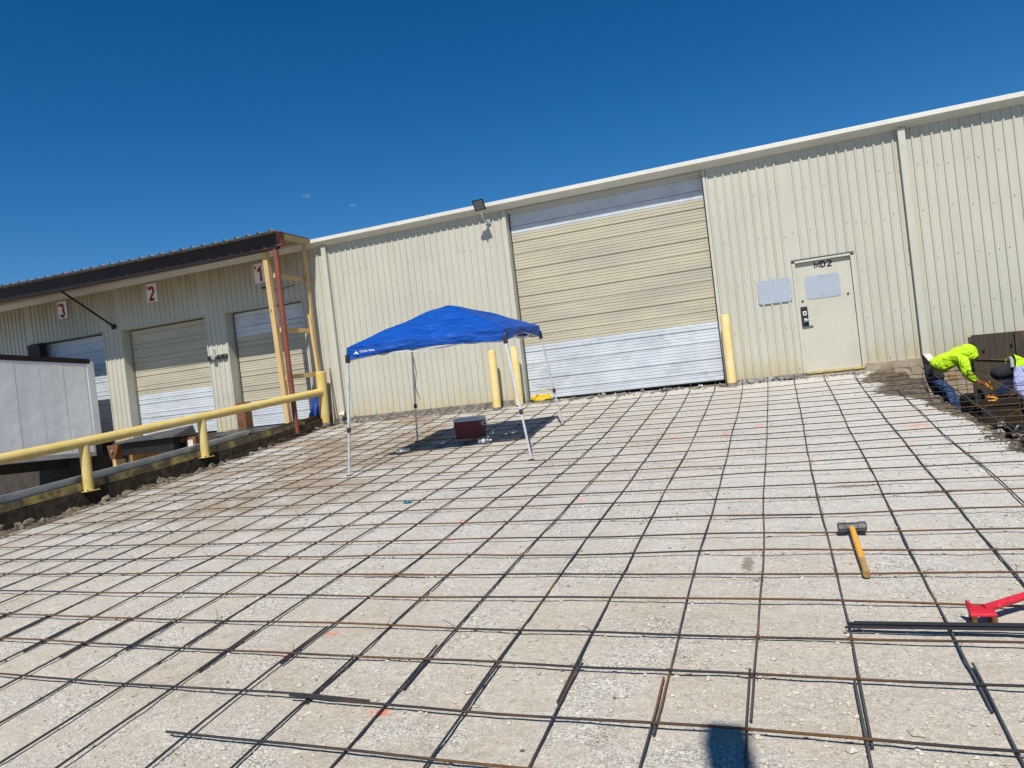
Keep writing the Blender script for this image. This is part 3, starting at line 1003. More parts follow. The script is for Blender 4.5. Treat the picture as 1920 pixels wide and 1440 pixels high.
# floodlight on its arm at the eave
fl = thing('floodlight', (-5.93, -.1, 3.9), 'square grey floodlight on a short arm above the eave', 'lamp')
c = Vector((-5.90, -.44, 4.19))
nrm = Vector((.05, -.80, -.60)).normalized()
u = Vector((1, 0, 0)) - nrm * nrm.x
u.normalize()
v = nrm.cross(u).normalized()
if v.z < 0: v = -v
def slab(c, u, v, n, a, b, d0_, d1_, taper=1.0):
    p = [c + u * sx * a * (taper) + v * sy * b * taper + n * d0_ for sx, sy in ((-1, -1), (1, -1), (1, 1), (-1, 1))]
    q = [c + u * sx * a + v * sy * b + n * d1_ for sx, sy in ((-1, -1), (1, -1), (1, 1), (-1, 1))]
    return MB().hexa(p + q)
slab(c, u, v, nrm, .118, .115, -.10, .0, .6).build('housing', MT['darksteel'], fl, bevel=.006)
slab(c, u, v, nrm, .122, .12, .001, .016).build('rim', MT['plastic'], fl, bevel=.004)
slab(c, u, v, nrm, .098, .095, .0165, .019).build('glass', MT['lampglass'], fl)
MB().tube([(-5.90, -.36, 4.06), (-5.90, -.34, 3.99), (-5.90, -.31, 3.93)], [.02, .024, .022], 10).build('knuckle', MT['galv'], fl, smooth=True)
MB().tube([(-5.90, -.31, 3.94), (-5.90, -.16, 3.90), (-5.90, -.02, 3.90)], .018, 10).build('arm', MT['galv'], fl, smooth=True)
MB().box((-5.96, -.045, 3.86), (-5.84, -.019, 3.95)).build('wall_plate', MT['galv'], fl, bevel=.004)
# junction bracket with meter on the pier between dock 2 and dock 1, cable over dock 1
bk = thing('dock_control_bar', (-13.4, -.03, 1.9), 'black perforated metal bar with round grey box on the pier between dock doors', 'bracket')
MB().box((-13.70, -.06, 1.855), (-13.10, -.022, 1.885)).build('lower_rail', MT['plastic'], bk)
MB().box((-13.70, -.06, 1.935), (-13.10, -.022, 1.965)).build('upper_rail', MT['plastic'], bk)
for k in range(5):
    MB().box((-13.68 + k * .14, -.052, 1.886), (-13.65 + k * .14, -.024, 1.934)).build('spacer', MT['plastic'], bk)
MB().cyl((-13.46, -.02, 1.92), (-13.46, -.13, 1.92), .065, 16).build('round_box', MT['galv'], bk, smooth=True)
MB().tube([(-13.46, -.04, 1.98), (-13.47, -.05, 2.06), (-13.45, -.03, 2.12)], .008, 6).build('cable', MT['plastic'], bk)
cb = thing('loose_cable', (-11.5, -.05, 3.35), 'black cable tail and socket hanging above the dock one door', 'cable')
MB().tube([(-11.83, -.05, 3.40), (-11.63, -.06, 3.37)], .022, 8).build('socket', MT['plastic'], cb)
MB().tube([(-11.63, -.06, 3.37), (-11.45, -.05, 3.30), (-11.28, -.04, 3.285), (-11.12, -.04, 3.315), (-10.92, -.03, 3.325)], .008, 6).build('cable', MT['plastic'], cb)

# ------------------------------------------------------------------ awning over the docks
AW = thing('awning', (-15, -1.2, 4.0), 'corrugated metal awning on a dark beam above the three dock doors', 'awning')
def awz(x): return 4.31 + (0 if x > -12 else .012 * (-12 - x) + .0002 * (-12 - x) ** 2)
XS = [-22.4, -20, -18, -16, -14, -12, -10.36]
bm_ = MB()
for a, b in zip(XS, XS[1:]):
    bm_.hexa([(a, -1.26, awz(a) - .365), (b, -1.26, awz(b) - .365), (b, -1.16, awz(b) - .365), (a, -1.16, awz(a) - .365),
              (a, -1.26, awz(a) - .03), (b, -1.26, awz(b) - .03), (b, -1.16, awz(b) - .03), (a, -1.16, awz(a) - .03)])
bm_.build('front_beam', MT['beam'], AW)
MB().box((-10.358, -1.27, 3.99), (-10.24, -1.15, 4.30)).build('beam_end', MT['redpost'], AW, bevel=.004)
# corrugated roof sheets, .9 m each
x = -22.4
while x < -10.3:
    x1 = min(x + .915, -10.22)
    pr = [(x, 0)]
    k = math.ceil(x / .305)
    while k * .305 + .04 < x1:
        c_ = k * .305
        if c_ - .04 > x: pr += [(c_ - .04, 0), (c_ - .018, .045), (c_ + .018, .045), (c_ + .04, 0)]
        k += 1
    pr.append((x1 - .002, 0))
    P = []
    for y, t_ in ((-1.46, -.06), (-.8, .5), (-.13, 1.05)):
        P.append([(p, y, (awz(p) - .028) * (1 - t_) + 4.285 * t_ + q) for p, q in pr])
    MB().grid(P).build('roof_sheet', MT['galv'], AW)
    x = x1
MB().hexa([(-22.4, -1.15, 4.235 + .13), (-10.3, -1.15, 4.235), (-10.3, -.212, 4.23), (-22.4, -.212, 4.23), (-22.4, -1.15, 4.255 + .13), (-10.3, -1.15, 4.255), (-10.3, -.212, 4.25), (-22.4, -.212, 4.25)]).build('soffit_board', MT['aw_tan'], AW)
MB().bar((-10.27, -1.14, 4.20), (-10.27, -.24, 4.205), .045, .13).build('end_rafter', MT['wood_y'], AW)
br = MB().tube([(-17.0, -1.14, 4.02), (-16.64, -.03, 3.11)], .028, 8).build('diagonal_brace', MT['beam'], AW)
o = MB().box((-16.72, -.055, 3.05), (-16.58, -.02, 3.17)).build('brace_foot', MT['beam'])
parent_to(o, br)
MB().tube([(-10.45, -1.21, -.12), (-10.47, -1.21, 2.0), (-10.46, -1.20, 4.22)], .058, 14).build('red_post', MT['redpost'], AW, smooth=True)
# lumber frame beside the red post
LF = thing('lumber_frame', (-10.6, -.7, 0), 'raw lumber ladder frame propping the end of the awning', 'frame')
MB().bar((-10.76, -1.04, -.02), (-10.83, -1.08, 4.06), .115, .115).build('front_stud', MT['wood'], LF, bevel=.004)
MB().bar((-10.40, -.24, 1.0), (-10.40, -.22, 4.19), .05, .10).build('rear_stud', MT['wood'], LF, bevel=.004)
MB().bar((-10.37, -.20, .1), (-10.42, -.27, 2.55), .07, .10).build('lower_rear_stud', MT['wood'], LF, bevel=.004)
for z0, z1, nm in ((3.39, 3.36, 'rung'), (2.19, 2.17, 'rung'), (1.135, 1.17, 'rung')):
    MB().bar((-10.60, -1.17, z0), (-10.46, -.16, z1), .045, .105).build(nm, MT['wood_y'], LF, bevel=.003)
MB().bar((-10.56, -1.14, .03), (-10.46, -.35, .135), .045, .20).build('bottom_plank', MT['wood_dark'], LF, bevel=.004)

# ------------------------------------------------------------------ guard rail on the curb
GR = thing('guard_rail', (-11.3, -3, -.4), 'yellow steel pipe guard rail along the sloping curb, ending at a tall post', 'guard rail')
def rp_(y, dz): return (curb_x(y), y, gz0(curb_x(y), y) + dz)
RZ = lambda y: .765 + .0955 * (y + .0)
MB().tube([(curb_x(-.38), -.38, .741), (curb_x(-3.67), -3.67, .479), (curb_x(-5.91), -5.91, .302), (curb_x(-7.13), -7.13, .215), (curb_x(-12.5), -12.5, -.2)], .082, 18).build('rail_pipe', MT['yellow'], GR, smooth=True)
for y, zt in ((-3.65, .48), (-5.90, .30), (-8.15, .13), (-10.4, -.04)):
    x = curb_x(y)
    z = gz0(x, y) + .14
    MB().tube([(x, y, z - .02), (x, y, zt - .08), (x, y, zt + .0)], [.078, .078, .068], 18).build('post', MT['yellow'], GR, smooth=True)
    MB().box((x - .09, y - .12, z - .034), (x + .11, y + .12, z - .022)).build('base_plate', MT['yellow'], GR, bevel=.004)
    for bx, by in ((-.07, -.10), (.09, -.10), (.09, .10)):
        MB().cyl((x + bx, y + by, z - .023), (x + bx, y + by, z + .0), .015, 6).build('bolt', MT['rust'], GR)
MB().tube([(-10.33, -.30, -.08), (-10.30, -.30, 1.19), (-10.30, -.30, 1.205)], [.115, .115, .10], 24).build('end_post', MT['yellow'], GR, smooth=True)
MB().tube([(-10.332, -.30, -.16), (-10.331, -.30, .03)], [.119, .118], 24).build('post_base', MT['concrete'], GR, smooth=True)
MB().tube([(curb_x(-.40) , -.40, .738), (curb_x(-.43), -.43, .736)], .092, 18).build('weld_collar', MT['yellow'], GR, smooth=True)
# curb: yellow painted edge beam with a grey channel behind it
CB = thing('curb', (-11.5, -3.5, -.3), 'long curb with yellow painted edge and grey steel channel under the guard rail', 'curb')
def strip(name, off0, off1, za, zb_, y0, y1, mt, n=24, wob=0.0):
    b = MB()
    P = []
    for i in range(n + 1):
        y = y0 + (y1 - y0) * i / n
        x = curb_x(y)
        z = gz0(x, y)
        w_ = wob * noise.noise(Vector((y * 2.1, off0, 1.0)))
        P.append([(x + off0, y, z + za), (x + off1 + w_, y, z + za), (x + off1 + w_, y, z + zb_ + w_), (x + off0, y, z + zb_ + w_)])
    for i in range(n):
        b.hexa([P[i][0], P[i][1], P[i + 1][1], P[i + 1][0], P[i][3], P[i][2], P[i + 1][2], P[i + 1][3]])
    me_ = b.build(name, mt, CB)
    return me_
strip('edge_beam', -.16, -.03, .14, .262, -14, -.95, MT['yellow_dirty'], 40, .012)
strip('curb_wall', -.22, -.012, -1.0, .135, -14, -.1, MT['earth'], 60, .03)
strip('channel', -.24, -.165, .11, .36, -14, -2.4, MT['galv'], 40)
strip('channel_lip', -.164, -.115, .33, .36, -14, -2.4, MT['galv'], 40)
rb = MB()
for _ in range(240):
    y = random.uniform(-9, -.5)
    x = random.uniform(curb_x(y) + .02, -10.25)
    s_ = random.choice((.015, .02, .03, .04, .06, .08))
    rb.chunk((x, y, gz(x, y) + s_ * .3), s_, sq=(1.3, 1, .7))
for _ in range(16):
    x, y = random.uniform(-10.75, -10.0), random.uniform(-1.05, -.55)
    rb.chunk((x, y, gz(x, y) + .03), random.uniform(.05, .10), sq=(1.4, 1, .6))
tag(rb.build('rubble', MT['clod']), 'broken concrete rubble along the curb foot', None, None, 'stuff')

# ------------------------------------------------------------------ docks: leveler plates and bumpers
DK = thing('dock_leveler', (-15.3, -.4, 0), 'raised black steel dock plate with rusty bumpers in front of dock two', 'dock leveler')
MB().hexa([(-16.40, -.72, .055), (-14.42, -.72, .075), (-14.30, -.06, .06), (-16.45, -.06, .06), (-16.38, -.70, .085), (-14.46, -.70, .105), (-14.36, -.10, .32), (-16.45, -.10, .14)]).build('plate', MT['darksteel'], DK, bevel=.006)
MB().box((-16.25, -.60, -.26), (-14.55, -.06, .05)).build('lip_box', MT['black'], DK)
MB().box((-16.55, -.10, -.95), (-14.9, -.052, -.27)).build('rust_face', MT['rustwall'], DK)
MB().box((-17.15, -.12, -.85), (-16.75, -.052, -.36)).build('side_face', MT['wood'], DK)
for x in (-16.85, -14.72):
    b = MB()
    b.hexa([(x - .11, -.34, -.34), (x + .03, -.34, -.34), (x + .06, -.06, -.34), (x - .14, -.06, -.34), (x - .17, -.36, .02), (x + .24, -.36, .03), (x + .24, -.06, .03), (x - .17, -.06, .02)])
    p = b.build('bumper', MT['rust'], DK, bevel=.008)
    o = MB().cyl((x + .0, -.35, -.13), (x + .0, -.385, -.13), .035, 8).build('bolt', MT['galv'])
    parent_to(o, p)
DK1 = thing('dock_leveler', (-12, -.4, 0), 'low dark steel dock plate in front of dock one', 'dock leveler')
MB().hexa([(-13.2, -.78, -.03), (-11.0, -.78, -.01), (-10.85, -.055, .05), (-13.25, -.055, .05), (-13.2, -.78, .0), (-11.0, -.78, .02), (-10.85, -.055, .085), (-13.25, -.055, .085)]).build('plate', MT['darksteel'], DK1)
MB().box((-13.1, -.70, -.7), (-11.2, -.06, -.04)).build('plate_box', MT['black'], DK1)
bp = MB().box((-14.46, -.30, -.28), (-14.14, -.055, .03)).build('bumper', MT['rust'], DK1, bevel=.006)
o = MB().box((-14.38, -.312, -.24), (-14.22, -.302, -.04)).build('worn_patch', MT['grout'])
parent_to(o, bp)

# ------------------------------------------------------------------ trailer backed up to dock three
TR = thing('trailer', (-18.4, -6, -1.1), 'white box trailer with riveted side backed up to dock three', 'trailer')
TL, TW = 9.0, 2.5
tl = R(3.6)
def tp(x, y, z):       # trailer frame: rear at y=-.5, sloping up away from the building
    d = -.5 - y
    return (x, y, z + d * math.tan(tl) * .93)
xr, xl = -17.1, -17.1 - TW
def tbox(nm, a, b, mt, par=None, bevel=0):
    c = [(a[0], a[1], a[2]), (b[0], a[1], a[2]), (b[0], b[1], a[2]), (a[0], b[1], a[2]), (a[0], a[1], b[2]), (b[0], a[1], b[2]), (b[0], b[1], b[2]), (a[0], b[1], b[2])]
    o = MB().hexa([tp(*q) for q in c]).build(nm, mt, None, bevel=bevel)
    parent_to(o, par or TR)
    return o
tbox('box_body', (xl, -.5 - TL, -.1), (xr - .012, -.55, 2.19), MT['truck'])
tbox('top_rail', (xl - .01, -.5 - TL, 2.192), (xr + .012, -.5, 2.315), MT['beam'])
tbox('bottom_rail', (xl - .01, -.5 - TL, -.20), (xr + .012, -.62, -.102), MT['galv'])
k = 0
y = -.66
while y > -8.5:      # side sheets .6 m wide, joined by riveted laps
    tbox('side_sheet', (xr - .011, y - .605, -.09), (xr + .001 + (.0015 if k % 2 else 0), y - .002, 2.18), MT['truck'])
    y -= .61
    k += 1
tbox('rear_post', (xr - .10, -.60, .30), (xr + .01, -.40, 2.25), MT['white'])
tbox('rear_post', (xl, -.60, .30), (xl + .1, -.40, 2.25), MT['white'])
tbox('rear_sill', (xl, -.60, -.24), (xr + .005, -.42, .28), MT['black'])
rv = MB()
y = -.66
while y > -8.5:
    for z in np.arange(0, 2.16, .075):
        q = tp(xr + .002, y - .02, z)
        rv.cyl(q, (q[0] + .004, q[1], q[2]), .008, 5)
    y -= .61
tag(rv.build('rivet', MT['galv'], TR), kind='stuff')
tbox('frame_rail', (xr - 1.0, -9, -.45), (xr - .85, -.7, -.21), MT['black'])
tbox('frame_rail', (xr - 1.7, -9, -.45), (xr - 1.55, -.7, -.21), MT['black'])
for yy in (-5.6, -6.8):
    for xx in (xr - .32, xl + .02):
        q = tp(xx, yy, -.72)
        wz = gz(q[0], q[1]) + .47
        a = Vector((xx, yy, wz))
        wl = MB().tube([a, a + Vector((.05, 0, 0)), a + Vector((.25, 0, 0)), a + Vector((.30, 0, 0))], [.43, .47, .47, .43], 22).build('wheel', MT['tire'], TR, smooth=True)
        o = MB().cyl(a + Vector((.29, 0, 0)), a + Vector((.315, 0, 0)), .24, 16).build('rim', MT['galv'])
        parent_to(o, wl)
    MB().cyl((xl + .1, yy, wz), (xr - .1, yy, wz), .07, 10).build('axle', MT['black'], TR)
for xx in (xr - .5, xl + .4):
    q = tp(xx, -8.2, -.3)
    MB().box((q[0] - .05, q[1] - .05, gz(q[0], q[1])), (q[0] + .05, q[1] + .05, q[2])).build('landing_leg', MT['black'], TR)

# ------------------------------------------------------------------ bollards
def bollard(x, y, zt, label):
    z0 = -.12
    t = thing('bollard', (x, y, z0), label, 'bollard', 'yellow bollards beside the tall door')
    MB().tube([(x, y, z0 + .09), (x + .01, y, zt - .02), (x + .01, y, zt), (x + .01, y, zt + .012)], [.086, .086, .08, .04], 24).build('pipe', MT['yellow_pale'], t, smooth=True)
    MB().tube([(x, y, z0 - .2), (x, y, z0 + .088)], .091, 20).build('concrete_base', MT['concrete'], t, smooth=True)
bollard(-6.06, -.33, 1.16, 'yellow bollard with black scrapes, farther left of the tall door')
bollard(-5.56, -.33, 1.175, 'yellow bollard beside the left jamb of the tall door')
bollard(-1.325, -.26, 1.25, 'yellow bollard beside the right jamb of the tall door')

# ------------------------------------------------------------------ rebar mat tied over the ramp
RM = thing('rebar_mat', (-4, -6, -.7), 'grid of tied steel reinforcing bars laid over the whole ramp', 'rebar mat')
SP, X0, Y0, TH, SR = .46287, -.67791, -11.13798, -.01726, .93761
ja = [-.03, -.01, -.039, -.009, .002, -.032, -.056, -.013, .049, .038, .109, .096, .097, .067, .118, .026, -.026, -.035, -.063, -.075, -.082, -.116, -.12, -.146, -.182]
jb = dict(zip(range(-8, 5), [-.045, -.065, .005, -.01, .014, -.011, -.019, .03, -.002, -.007, .033, .052, .026]))
rr_ = random.Random(3)
JBX = {b: jb.get(b, rr_.uniform(-.045, .045)) for b in range(-28, 12)}
def gp(u, v):       # mat coordinates -> ground plan
    return u * math.cos(TH) - v * math.sin(TH), u * math.sin(TH) + v * math.cos(TH)
def bar_u(b): return X0 + SP * b + JBX[b]
def bar_v(a):
    j = ja[a] if 0 <= a < 25 else 0
    return Y0 + SP * SR * a + j
RB = .0065
def base_h(x, y):
    """height the mat runs at: the gravel, bridging the pit"""
    return gz0(x, y)
def bbar(b, v0, v1, du=0.0, bend=True):
    pts = []
    n = max(2, int(abs(v1 - v0) / .22))
    for i in range(n + 1):
        v = v0 + (v1 - v0) * i / n
        u = bar_u(b) + du + .026 * noise.noise(Vector((b * 3.3, v * .5, 1.0))) + .006 * noise.noise(Vector((b * 1.7, v * 2.2, 6.0)))
        x, y = gp(u, v)
        h = .016 + .012 * noise.noise(Vector((b * 2.1, v * .9, 3.0)))
        if bend and y > -.75: h += .10 * sst(-.75, -.1, y)
        pts.append((x, y, base_h(x, y) + max(h, .008)))
    return pts
def clip_curb(p): return p[0] > -10.38 + .12 * noise.noise(Vector((p[1] * 1.3, 3.0, 0)))
TH_ = {}
for b in range(-24, 5):
    vend = -.24 - gp(bar_u(b), 0)[1]
    r_ = random.Random(b + 50)
    vs_ = -10.62 + r_.uniform(-.16, .12) + (.35 if b < -5 else 0)
    far = bbar(b, vs_ - r_.uniform(.38, .62), vend)
    far = [p for p in far if clip_curb(p)]
    if b == 4: far = [p for p in far if p[1] < -1.9]
    if len(far) > 2: MB().tube(far, RB, 6).build('rebar', MT['rebarB'], RM, smooth=True)
    sd = r_.choice((-1, 1))
    nr = bbar(b, -15.2, vs_, sd * .014)
    # the overlapping end lies slightly askew
    m_ = len(nr)
    nr = [(p[0] + sd * .010 * max(0, i - m_ + 5) / 5, p[1], p[2] + .004) for i, p in enumerate(nr)]
    nr = [p for p in nr if clip_curb(p)]
    if len(nr) > 2: MB().tube(nr, RB, 6).build('rebar', MT['rebarB'], RM, smooth=True)
def abar(a, u0, u1, dv=0.0, dz=0.0):
    pts = []
    n = max(2, int(abs(u1 - u0) / .2))
    for i in range(n + 1):
        u = u0 + (u1 - u0) * i / n
        v = bar_v(a) + dv + .022 * noise.noise(Vector((u * .42, a * 2.9, 2.0))) + .005 * noise.noise(Vector((u * 2.1, a * 1.3, 9.0)))
        x, y = gp(u, v)
        h = .034 + .018 * noise.noise(Vector((u * .8, a * 4.1, 5.0))) + dz
        if y > -.75: h += .05 * sst(-.75, -.1, y)
        pts.append((x, y, base_h(x, y) + max(h, .022)))
    return [p for p in pts if clip_curb(p)]
for a in range(-2, 25):
    r_ = random.Random(a * 7 + 1)
    right = 3.7 if a > 8 else 3.2
    if a == -1: segs = [(-3.62, 3.2)]
    elif a == 0: segs = [(-14, -2.62), (-3.12, 3.2)]
    else:
        c_ = r_.uniform(-5.5, -.5)
        segs = [(-14, c_ + .3), (c_ - .3, right)] if a not in (1, 2, 3, 5, 6, 8) else [(-14, right)]
        if a == 4: segs = [(-14, -3.2), (-3.75, right)]
        if a == 7: segs = [(-14, -.3), (-.95, right)]
        if a > 9:
            c2 = r_.uniform(-9, -6.5)
            segs = [(-14, c2 + .3), (c2 - .3, c_ + .3), (c_ - .3, right)]
    for k, (u0, u1) in enumerate(segs):
        p = abar(a, u0, u1, (-.026 if a == 0 else -.018) * k, .003 * k)
        if len(p) > 2: MB().tube(p, RB, 6).build('rebar', MT['rebarA'], RM, smooth=True)
tw = MB()
for a in range(0, 25):
    for b in range(-22, 5):
        x, y = gp(bar_u(b), bar_v(a))
        if x < -10.35 or (a * 7 + b * 3) % 3 == 0: continue
        z = base_h(x, y) + .03
        q = Vector((x, y, z))
        a1 = random.uniform(0, 6.28)
        n_ = 4
        tw.tube([q + Vector((-.011, -.011, .010)), q + Vector((0, 0, .014)), q + Vector((.011, .011, .006)), q + Vector((.005, -.01, -.014))], .0022, 3)
        if random.random() < .45:
            d = Vector((math.cos(a1), math.sin(a1), random.uniform(.3, 1.4)))
            L = random.uniform(.025, .08)
            tw.tube([q + Vector((0, 0, .012)), q + d * L * .6 + Vector((.006, 0, .01)), q + d * L + Vector((.0, .012, 0))], .0018, 3)
tag(tw.build('tie_wire', MT['wire'], RM), kind='stuff')
# loose bundle of bars lying across the mat
BD = thing('rebar_bundle', (.6, -10.2, -1.04), 'bundle of loose dark steel bars lying across the mat by the red tool', 'rebar')
for k, (dx, dy, dz) in enumerate(((0, 0, 0), (.02, .016, .002), (.035, .031, -.001), (.012, .018, .015), (.05, .04, .012))):
    p = []
    for i in range(14):
        x = -.41 + dx + i * .25
        y = -10.21 + dy + .004 * math.sin(i * .7 + k)
        p.append((x, y, gz0(x, y) + .052 + dz))
    MB().tube(p, .0068, 8).build('rebar', MT['rebarD'], BD, smooth=True)

# ------------------------------------------------------------------ pit: beam cage, form board, rubble
CG = thing('rebar_cage', (2.0, -3, -.5), 'rebar beam cage with stirrups standing in the dark pit', 'rebar cage')
for x0_, x1_, za, zb_ in ((1.80, 1.90, -.08, -.90), (2.28, 2.24, -.09, -.62), (1.82, 1.92, -.62, -1.12), (2.28, 2.26, -.62, -1.10)):
    pts = [(x0_ + (x1_ - x0_) * t, -.35 - 5.6 * t, za + (zb_ - za) * t + .02 * math.sin(t * 5)) for t in np.linspace(0, 1, 16)]
    MB().tube(pts, .0085, 6).build('long_bar', MT['rebarB'], CG, smooth=True)
for i in range(9):
    t = .03 + i * .115
    y = -.35 - 5.6 * t
    zt = -.08 - .8 * t
    zt2 = -.09 - .52 * t
    zb_ = -.62 - .48 * t
    xa, xb_ = 1.79 + .1 * t, 2.29 - .04 * t
    MB().tube([(xa, y, zt), (xb_, y + .02, zt2), (xb_, y, zb_), (xa, y, zb_)], .006, 5, closed=True).build('stirrup', MT['rebarA'], CG)
FB = thing('form_board', (3.2, -.95, -.9), 'dark weathered plywood form board standing beside the pit', 'board')
fz = MB().hexa([(2.45, -.93, -.66), (4.9, -1.05, -.66), (4.9, -1.02, -.66), (2.45, -.90, -.66), (2.475, -.93, .36), (4.9, -1.05, .30), (4.9, -1.02, .30), (2.475, -.90, .36)]).build('sheet', MT['ply'], FB)
MB().hexa([(2.48, -.955, -.03), (4.9, -1.075, -.42), (4.9, -1.06, -.42), (2.48, -.94, -.03), (2.48, -.955, -.018), (4.9, -1.075, -.408), (4.9, -1.06, -.408), (2.48, -.94, -.018)]).build('scribed_batten', MT['rust'], FB)
MB().box((3.05, -1.0, -.65), (3.062, -.962, .33)).build('seam', MT['darksteel'], FB)
MB().box((2.425, -.985, -.9), (2.452, -.905, .335)).build('edge_stud', MT['darksteel'], FB)
for x, z in ((2.62, .10), (2.72, -.2), (2.85, -.42), (3.0, .14), (2.95, -.1), (3.3, -.3), (3.4, .1)):
    MB().cyl((x, -.955 - (x - 2.44) * .05, z), (x, -.93, z), .018, 8).build('form_hole', MT['black'], FB)
rb = MB()
for _ in range(110):
    y = random.uniform(-6.8, -.5)
    x = edge_x(y) + random.uniform(.1, 1.6)
    s_ = random.choice((.03, .05, .07, .1))
    rb.chunk((x, y, -1.16 + s_ * .4), s_, sq=(1.3, 1, .7))
for x, y, s_ in ((2.15, -5.1, .17), (2.35, -5.5, .20), (2.05, -5.75, .15), (2.5, -4.9, .18)):
    rb.chunk((x, y, -.92 if x > 1.9 else -.55), s_, sq=(1.5, 1, .7), sub=2)
tag(rb.build('pit_rubble', MT['rubble']), 'grey concrete debris lying in the dark pit', None, None, 'stuff')
rb = MB()
for _ in range(60):
    x = random.uniform(-1.2, -.12)
    rb.chunk((x, random.uniform(-.22, -.03), random.uniform(-.10, -.02)), random.choice((.03, .045, .06, .08)), sq=(1.5, .8, .7))
for _ in range(230):
    x = random.uniform(-10.0, 1.0)
    y = -abs(random.gauss(.10, .09)) - .04
    s_ = random.choice((.012, .018, .025, .035, .05))
    rb.chunk((x, y, gz(x, y) + s_ * .3), s_, sq=(1.4, 1, .7))
tag(rb.build('wall_rubble', MT['rubble']), 'broken grey concrete edge at the wall foot under the ribbed panels', None, None, 'stuff')
sb = thing('scrap_board', (1.7, -.75, -.25), 'pale broken board scrap at the pit corner by the downspout', 'board')
MB().hexa([(1.38, -.42, -.20), (1.75, -.40, -.30), (1.72, -.36, -.33), (1.36, -.37, -.22), (1.40, -.42, -.05), (1.62, -.40, -.10), (1.60, -.36, -.10), (1.38, -.37, -.06)]).build('scrap', MT['concrete_tan'], sb)

# ------------------------------------------------------------------ canopy
CN = thing('canopy_tent', (-5.2, -4.1, -.5), 'blue pop-up canopy with slanted white legs standing on the rebar mat', 'canopy')
TOPC = {'FL': Vector((-6.40, -5.26, 1.075)), 'FR': Vector((-4.13, -4.72, 1.075)), 'BR': Vector((-4.17, -2.86, 1.185)), 'BL': Vector((-6.32, -3.36, 1.225))}
FOOT = {'FL': (-6.479, -5.453), 'FR': (-3.79, -5.153), 'BR': (-4.02, -2.656), 'BL': (-6.541, -3.13)}
VH = .17
def cpos(u, v):
    p = (TOPC['FL'] * (1 - u) * (1 - v) + TOPC['FR'] * u * (1 - v) + TOPC['BR'] * u * v + TOPC['BL'] * (1 - u) * v)
    return p
cen = cpos(.5, .5)
n_ = 36
P = []
for j in range(n_ + 1):
    row = []
    for i in range(n_ + 1):
        u, v = i / n_, j / n_
        d = min(u, 1 - u, v, 1 - v) * 2
        d2_ = min(abs(u - v), abs(u + v - 1))      # distance from the hip lines
        p = cpos(u, v)
        hgt = VH + .50 * (d ** .92) - .055 * math.sin(math.pi * min(1, d)) * min(1, d2_ * 3.0)
        hgt -= .05 * max(0, d - .85) ** 1.0 / .15 * .5
        edge = min(u, 1 - u, v, 1 - v)
        e_mid = (1 - min(1, edge * 5)) * math.sin(math.pi * (u if v in (0, 1) or edge in (v, 1 - v) else v))
        wr = .016 * noise.noise(Vector((u * 5, v * 9, 1.0))) * min(1, d * 7) + .034 * abs(math.sin((u - v) * 9 + 4 * noise.noise(Vector((u * 2, v * 2, 4.0))))) * (1 - d) * min(1, d2_ * 4) * min(1, d * 7)
        row.append((p.x, p.y, p.z + hgt + wr))
    P.append(row)
top = MB().grid(P).build('canopy_top', MT['canopy'], CN, smooth=True, angle=1.2)
def valance(A, B, tag_, lift):
    m_ = 30
    rows = []
    out = Vector(((A + B) / 2 - cen).to_tuple())
    out.z = 0
    out.normalize()
    for k in range(6):
        f = k / 5
        row = []
        for i in range(m_ + 1):
            t = i / m_
            p = A.lerp(B, t)
            base_t = VH + .001
            bot = lift * math.sin(math.pi * t) ** 1.3
            z = p.z + base_t * (1 - f) + bot * f
            o_ = .014 * math.sin(t * 17 + k * 1.1) * f + .022 * noise.noise(Vector((t * 6, f * 2.5, tag_))) * (1 if 0 < i < m_ else 0) * min(1, f * 3) + .001
            if f > 0: o_ += .006
            row.append((p.x + out.x * o_, p.y + out.y * o_, z))
        rows.append(row)
    o = MB().grid(rows).build('valance', MT['canopy'], CN, smooth=True, angle=1.2)
    return o
vf = valance(TOPC['FL'], TOPC['FR'], 1.0, .045)
valance(TOPC['FR'], TOPC['BR'], 5.0, .08)
valance(TOPC['BR'], TOPC['BL'], 9.0, .03)
valance(TOPC['BL'], TOPC['FL'], 13.0, .03)
# white peak emblem and lettering on the front valance
dirv = (TOPC['FR'] - TOPC['FL'])
ang = math.atan2(dirv.y, dirv.x)
def on_val(mb_pts, name):
    b = MB()
    n = len(mb_pts)
    ux = Vector((math.cos(ang), math.sin(ang), 0))
    nn = Vector((math.sin(ang), -math.cos(ang), 0))
    for dpt in (.040, .043):
        for s_, z in mb_pts:
            p = TOPC['FL'] + ux * s_ + nn * dpt
            b.v.append((p.x, p.y, TOPC['FL'].z + z))
    b.f = [tuple(range(n)), tuple(n + k for k in range(n))] + [(k, (k + 1) % n, n + (k + 1) % n, n + k) for k in range(n)]
    o = b.build(name, MT['numwhite'], None)
    parent_to(o, vf)
on_val([(.10, .060), (.12, .075), (.14, .104), (.16, .094), (.18, .070), (.172, .058), (.14, .067)], 'emblem')
cu = bpy.data.curves.new('lettering', 'FONT')
cu.body = 'OZARK TRAIL'
cu.size = .036
cu.offset = .0008
ot = bpy.data.objects.new('lettering', cu)
COL.objects.link(ot)
mel = bpy.data.meshes.new_from_object(ot.evaluated_get(bpy.context.evaluated_depsgraph_get()))
bpy.data.objects.remove(ot)
mel.transform(Matrix.Translation(TOPC['FL'] + Vector((math.cos(ang) * .20, math.sin(ang) * .20, .08)) + Vector((math.sin(ang), -math.cos(ang), 0)) * .045) @ Matrix.Rotation(ang, 4, 'Z') @ Matrix.Rotation(math.pi / 2, 4, 'X'))
mel.materials.clear()
mel.materials.append(MT['numwhite'])
ot = bpy.data.objects.new('lettering', mel)
COL.objects.link(ot)
